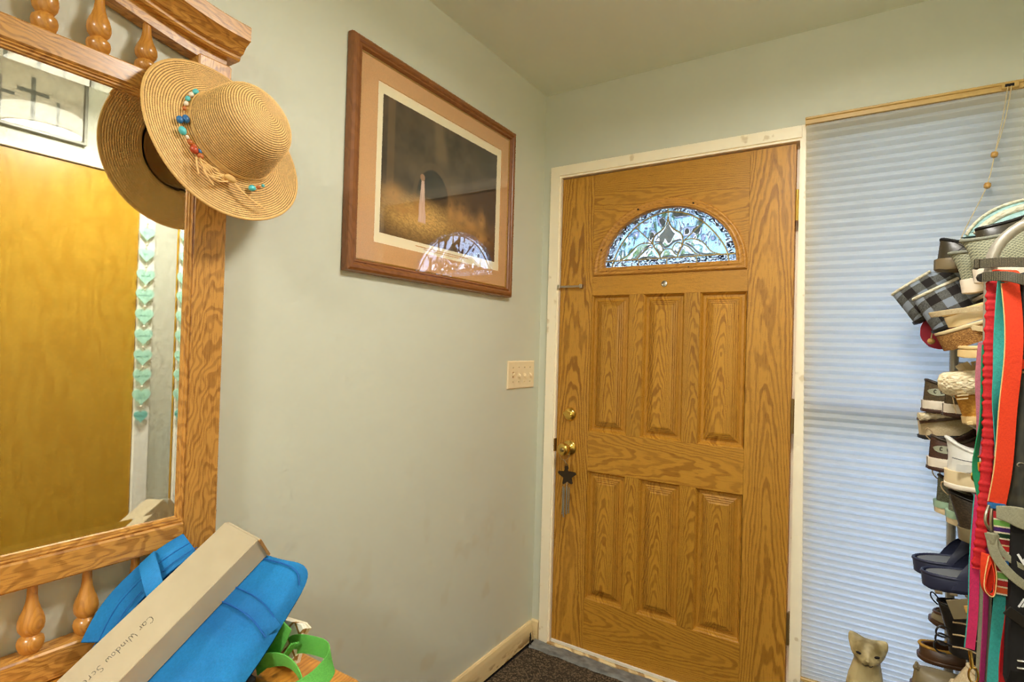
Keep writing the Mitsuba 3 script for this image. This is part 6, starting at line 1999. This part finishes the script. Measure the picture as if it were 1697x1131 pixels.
# ruffled red leash: bungee cover with gathered rings
t = thing('ruffled_leash', 'red gathered bungee leash hanging down the front of the rack post', 'leash')
pth = smoothpath([(1.450, -0.650, 1.458), (1.449, -0.652, 1.38), (1.447, -0.654, 1.30), (1.447, -0.656, 1.20), (1.446, -0.657, 1.10), (1.443, -0.658, 1.03), (1.439, -0.66, 0.94), (1.433, -0.66, 0.86)], 300)
s_ = np.linspace(0, 300, 300)
ru = 0.78 + 0.30 * np.abs(np.sin(s_ * 0.26 + 1.4 * np.sin(s_ * 0.045))) ** 0.7 + 0.08 * np.sin(s_ * 0.9)
add('cover', sweep(pth, rsec(0.0200, 0.010, 0.0045), normals=(0, -1, 0), scale=ru), 'web_red', parent=t, smooth=50)
t = hang('orange_leash', 'broad orange-red leash with stitched edges, brightest of the hanging leashes', [(1.474, -0.672, 1.452), (1.4795, -0.676, 1.38), (1.480, -0.678, 1.30), (1.474, -0.678, 1.21), (1.470, -0.678, 1.12), (1.466, -0.678, 1.06), (1.459, -0.676, 1.004)], 0.029, 'web_orange', edge=('edge_cream', -1))
add('top_loop', ribbon([(1.474, -0.672, 1.452), (1.476, -0.668, 1.470), (1.470, -0.655, 1.479), (1.458, -0.643, 1.478)], 0.028, 0.0022, normals=[(0, -1, 0.1), (0, -0.6, 0.8), (0, 0, 1), (0, 0.2, 1)], smooth_n=20), 'web_orange', parent=t)
add('end_stitch', bx(1.444, 1.472, -0.680, -0.6765, 0.993, 1.004), 'bead_blue', parent=t, smooth=False)
t = hang('green_leash', 'narrow green webbing leash left of the ruffled red leash', [(1.4425, -0.648, 1.325), (1.440, -0.650, 1.25), (1.437, -0.652, 1.17), (1.431, -0.654, 1.12), (1.429, -0.655, 1.06), (1.436, -0.657, 1.02), (1.440, -0.657, 0.992)], 0.015, 'web_green', twist=[0.2, 0.5, 0.7, 1.0, 0.9, 0.2, 0.0])
t = hang('mauve_leash', 'dusty pink leash with a brass snap hook behind the green leash', [(1.438, -0.645, 1.33), (1.434, -0.646, 1.25), (1.437, -0.647, 1.17), (1.438, -0.648, 1.12), (1.440, -0.650, 1.088)], 0.017, 'web_mauve')
hk = (1.4325, -0.652, 1.083)
add('snap_hook', cat(tube([(hk[0] + 0.0065 * math.cos(a), hk[1], hk[2] + 0.002 + 0.0065 * math.sin(a)) for a in np.linspace(0, 2 * np.pi, 18, endpoint=False)], 0.0018, 6, closed=True),
                     tube([(hk[0] + 0.001, hk[1], hk[2] - 0.004), (hk[0] + 0.001, hk[1], hk[2] - 0.022)], 0.0035, 8),
                     tube([(hk[0] - 0.002 + 0.0085 * math.cos(a), hk[1], hk[2] - 0.034 + 0.0115 * math.sin(a)) for a in np.linspace(0, 2 * np.pi, 18, endpoint=False)], 0.0022, 6, closed=True)), 'brass', parent=t)
hang('magenta_leash', 'thin magenta webbing leash between the ruffled red leash and the orange leash', [(1.4545, -0.652, 1.30), (1.4545, -0.655, 1.2), (1.452, -0.657, 1.1), (1.446, -0.658, 1.0), (1.4475, -0.658, 0.86), (1.446, -0.658, 0.72), (1.440, -0.658, 0.55)], 0.011, 'web_magenta', twist=[0.8, 0.9, 0.7, 0.5, 0.6, 0.6, 0.6])
t = hang('pink_leash', 'hot pink ribbed webbing leash hanging lowest on the left with a brass clip', [(1.4345, -0.656, 1.012), (1.431, -0.657, 0.95), (1.428, -0.658, 0.86), (1.4275, -0.659, 0.78), (1.4225, -0.660, 0.692)], 0.0175, 'web_pink', edge=('web_teal', -1))
hk = (1.4235, -0.661, 0.684)
add('snap_hook', cat(tube([(hk[0], hk[1], hk[2] + 0.004), (hk[0] + 0.004, hk[1], hk[2] - 0.03)], 0.0035, 8), tube([(hk[0] + 0.006 + 0.008 * math.cos(a), hk[1], hk[2] - 0.044 + 0.016 * math.sin(a)) for a in np.linspace(0, 2 * np.pi, 18, endpoint=False)], 0.0022, 6, closed=True)), 'brass', parent=t)
hang('turquoise_leash', 'bright turquoise webbing leash at the bottom between the magenta and the plain red leashes', [(1.470, -0.667, 0.83), (1.466, -0.667, 0.76), (1.463, -0.667, 0.70), (1.460, -0.667, 0.62), (1.458, -0.667, 0.52)], 0.022, 'web_teal')
hang('red_leash', 'flat plain red leash at the bottom right of the turquoise leash', [(1.484, -0.664, 0.80), (1.482, -0.664, 0.74), (1.478, -0.664, 0.68), (1.479, -0.664, 0.60), (1.480, -0.664, 0.50)], 0.024, 'web_red', twist=[0.9, 0.5, 0.6, 0.1, 0.0])
hang('grey_leash', 'thin pale grey cord leash between the pink and magenta leashes', [(1.4405, -0.654, 0.85), (1.4395, -0.655, 0.75), (1.436, -0.656, 0.62), (1.434, -0.656, 0.5)], 0.007, 'web_olive')

# striped strap with an orange lining
t = thing('striped_strap', 'multicoloured striped strap with an orange lining doubled into a loop', 'strap')
STR = [(176, 34, 36), (238, 226, 200), (120, 180, 84), (238, 226, 200), (72, 40, 110), (238, 226, 200), (24, 62, 30), (238, 226, 200), (150, 26, 34), (230, 190, 140), (206, 40, 34), (238, 226, 200), (212, 70, 30), (238, 226, 200), (40, 100, 160), (238, 226, 200), (156, 28, 34), (238, 226, 200), (128, 186, 92), (238, 226, 200), (180, 40, 34), (238, 210, 170), (222, 92, 40), (238, 226, 200)]
HGT = [0.010, 0.0025, 0.0085, 0.0025, 0.0065, 0.0025, 0.0065, 0.0025, 0.0075, 0.0025, 0.0075, 0.003, 0.0085, 0.0025, 0.0070, 0.0025, 0.0080, 0.0025, 0.0085, 0.003, 0.0085, 0.0025, 0.0085, 0.0025]
sc_ = 0.165 / sum(HGT)
zz = 0.988
for i, (c_, h_) in enumerate(zip(STR, HGT)):
    nm = 'stripe_%d_%d_%d' % c_
    if nm not in scene:
        simple_mat(nm, c_, 0.8)
    xo = 1.4655 + 0.006 * (0.988 - zz) / 0.165
    add('stripe', bx(xo - 0.0125, xo + 0.0125, -0.683, -0.680, zz - h_ * sc_, zz), nm, parent=t, smooth=False)
    zz -= h_ * sc_
lp = [(1.446, -0.682, 0.90), (1.441, -0.688, 0.875), (1.438, -0.692, 0.85), (1.442, -0.694, 0.828), (1.450, -0.692, 0.822), (1.456, -0.690, 0.840), (1.456, -0.688, 0.875), (1.452, -0.684, 0.90)]
q = smoothpath(lp, 60)
add('loop', ribbon(q, 0.022, 0.0022, normals=np.stack([-(q[:, 0] - 1.447) * 50, np.full(60, 0.15), -(q[:, 2] - 0.86) * 20], 1)), 'web_orange', parent=t)
add('loop_lining', place(extrude(Polygon([(a, c_) for a, _, c_ in q]).buffer(-0.0008), 0.001), (0, -0.678, 0), (1, 0, 0), (0, 0, 1), (0, -1, 0)), 'web_orange', parent=t, smooth=False)
add('loop_edge', tube(np.c_[q[:, 0], q[:, 1] - 0.011, q[:, 2]], 0.0011, 6, closed=True), 'edge_cream', parent=t)

# olive padded collar with a hanging strap
t = thing('dog_collar', 'pale olive padded collar with metal buckle looped over the striped strap', 'collar')
add('pad', ribbon([(1.456, -0.697, 0.990), (1.475, -0.703, 0.990), (1.50, -0.706, 0.984), (1.55, -0.706, 0.966), (1.60, -0.70, 0.945)], 0.040, 0.010, normals=(0, -1, 0.1), smooth_n=24, scale=np.stack([np.r_[np.linspace(0.62, 1.0, 6), np.ones(18)], np.ones(24)], 1)), 'web_olive', parent=t)
add('buckle', cat(tube([(1.445, -0.690, 1.0), (1.440, -0.696, 0.985), (1.4405, -0.698, 0.962), (1.447, -0.697, 0.952)], 0.0028, 8, 16), tube([(1.448, -0.695, 0.995), (1.4465, -0.70, 0.975), (1.447, -0.70, 0.955)], 0.0024, 8, 12)), 'nickel', parent=t)
add('keeper', ribbon([(1.441, -0.698, 0.935), (1.449, -0.704, 0.937), (1.457, -0.700, 0.935)], 0.022, 0.004, normals=[(-0.6, -0.8, 0), (0, -1, 0), (0.6, -0.8, 0)], smooth_n=12), 'web_olive', parent=t)
add('strap', ribbon([(1.450, -0.698, 0.948), (1.449, -0.702, 0.93), (1.455, -0.706, 0.905), (1.470, -0.710, 0.882), (1.490, -0.713, 0.864), (1.525, -0.714, 0.845)], 0.017, 0.004, normals=(-0.2, -1, 0.1), smooth_n=30), 'web_olive', parent=t)
add('strap', ribbon([(1.453, -0.695, 0.948), (1.456, -0.697, 0.93), (1.470, -0.70, 0.908), (1.49, -0.702, 0.894), (1.53, -0.702, 0.882)], 0.012, 0.004, normals=(-0.2, -1, 0.1), smooth_n=30), 'web_olive', parent=t)
simple_mat('white_cord', (222, 206, 222), 0.6)
add('ring', tube([(1.5045 + 0.018 * math.cos(a), -0.716, 0.868 + 0.030 * math.sin(a)) for a in np.linspace(-1.5, 1.2, 24)], 0.0024, 8), 'white_cord', parent=t)

# furled dark umbrella
t = thing('umbrella', 'furled dark olive umbrella with an orange band hanging behind the orange leash', 'umbrella')
ux, uy = 1.503, -0.652
add('handle', lathe([(0.0001, 0), (0.009, 0.0), (0.0095, 0.06), (0.0085, 0.14), (0.0105, 0.165), (0.008, 0.18), (0.0001, 0.182)], (ux - 0.004, uy, 1.292), (0, 0, 1), 20), 'black_plastic', parent=t)
add('grip_ring', lathe([(0.0101, 0), (0.0111, 0.002), (0.0111, 0.018), (0.0101, 0.02)], (ux - 0.003, uy, 1.277), (0, 0, 1), 20), 'web_orange', parent=t)
add('metal_ring', lathe([(0.011, 0), (0.0135, 0.001), (0.0135, 0.005), (0.011, 0.006)], (ux - 0.002, uy, 1.268), (0, 0, 1), 20), 'old_brass', parent=t)
simple_mat('umbrella_cloth', (58, 54, 36), 0.6, 1, 60, (34, 34, 26))
fold = lathe([(0.0001, 0.30), (0.010, 0.30), (0.013, 0.28), (0.020, 0.18), (0.028, 0.08), (0.033, 0.0), (0.0001, -0.005)], (ux, uy, 0.984), (0, 0, 1), 48)
v = np.asarray(fold.vertices).copy()
a = np.arctan2(v[:, 1] - uy, v[:, 0] - ux)
r = np.hypot(v[:, 0] - ux, v[:, 1] - uy)
r2 = r * (1 + 0.16 * np.abs(np.sin(4 * a + v[:, 2] * 9)) - 0.05)
fold.vertices = np.c_[ux + r2 * np.cos(a), uy + r2 * np.sin(a), v[:, 2]]
add('canopy', fold, 'umbrella_cloth', parent=t, smooth=50)
add('curl_hook', tube([(ux - 0.012 + (0.009 - 0.0011 * i) * math.cos(i * 0.6), uy - 0.033, 1.085 + (0.009 - 0.0011 * i) * math.sin(i * 0.6)) for i in range(8)], 0.0012, 6, 24), 'nickel', parent=t)

# black bag with a white tick
t = thing('black_bag', 'black nylon bag with a white tick mark hanging behind the collars', 'bag')
s = trimesh.convex.convex_hull(np.array([(x, y, z) for x, y, z in [(1.480, -0.668, 0.975), (1.66, -0.668, 0.975), (1.478, -0.702, 0.955), (1.66, -0.702, 0.955), (1.474, -0.668, 0.66), (1.66, -0.668, 0.66), (1.478, -0.71, 0.69), (1.66, -0.71, 0.69), (1.474, -0.70, 0.655), (1.66, -0.70, 0.655)]]))
add('body', s, 'black_fabric', parent=t, smooth=False)
ck = Polygon([(0, 0.020), (0.004, 0.022), (0.0075, 0.010), (0.024, 0.030), (0.0285, 0.030), (0.009, 0.0), (0.006, 0.0)])
simple_mat('white_print', (220, 220, 220), 0.6)
add('tick_mark', place(extrude(ck, 0.0008), (1.4885, -0.7085, 0.896), (0.97, -0.0, 0.2), (-0.2, 0, 0.97), (0, -1, 0)), 'white_print', parent=t, smooth=False)
add('strap', ribbon([(1.52, -0.664, 0.97), (1.535, -0.655, 1.15), (1.545, -0.652, 1.35), (1.55, -0.655, 1.44)], 0.022, 0.002, normals=(0, -1, 0), smooth_n=20), 'black_fabric', parent=t)
add('flap', place(bx(0, 0.045, -0.02, 0.0, 0, 0.004, 0.001), (1.4755, -0.7125, 0.815), (0.84, 0, -0.54), (0.54, 0, 0.84), (0, -1, 0)), 'black_leather', parent=t, smooth=False)
for i in range(5):
    add('stripe_print', place(bx(0, 0.003, 0, 0.020 - 0.002 * i, 0, 0.0006), (1.487 + 0.005 * i, -0.7108, 0.816 + 0.001 * i), (0.9, 0, -0.4), (0.4, 0, 0.9), (0, -1, 0)), 'white_print', parent=t, smooth=False)
for zz in (0.712, 0.698):
    add('buckle_bar', tube([(1.488, -0.7115, zz), (1.50, -0.714, zz + 0.003), (1.53, -0.714, zz + 0.004)], 0.0028, 8, 10), 'nickel', parent=t)
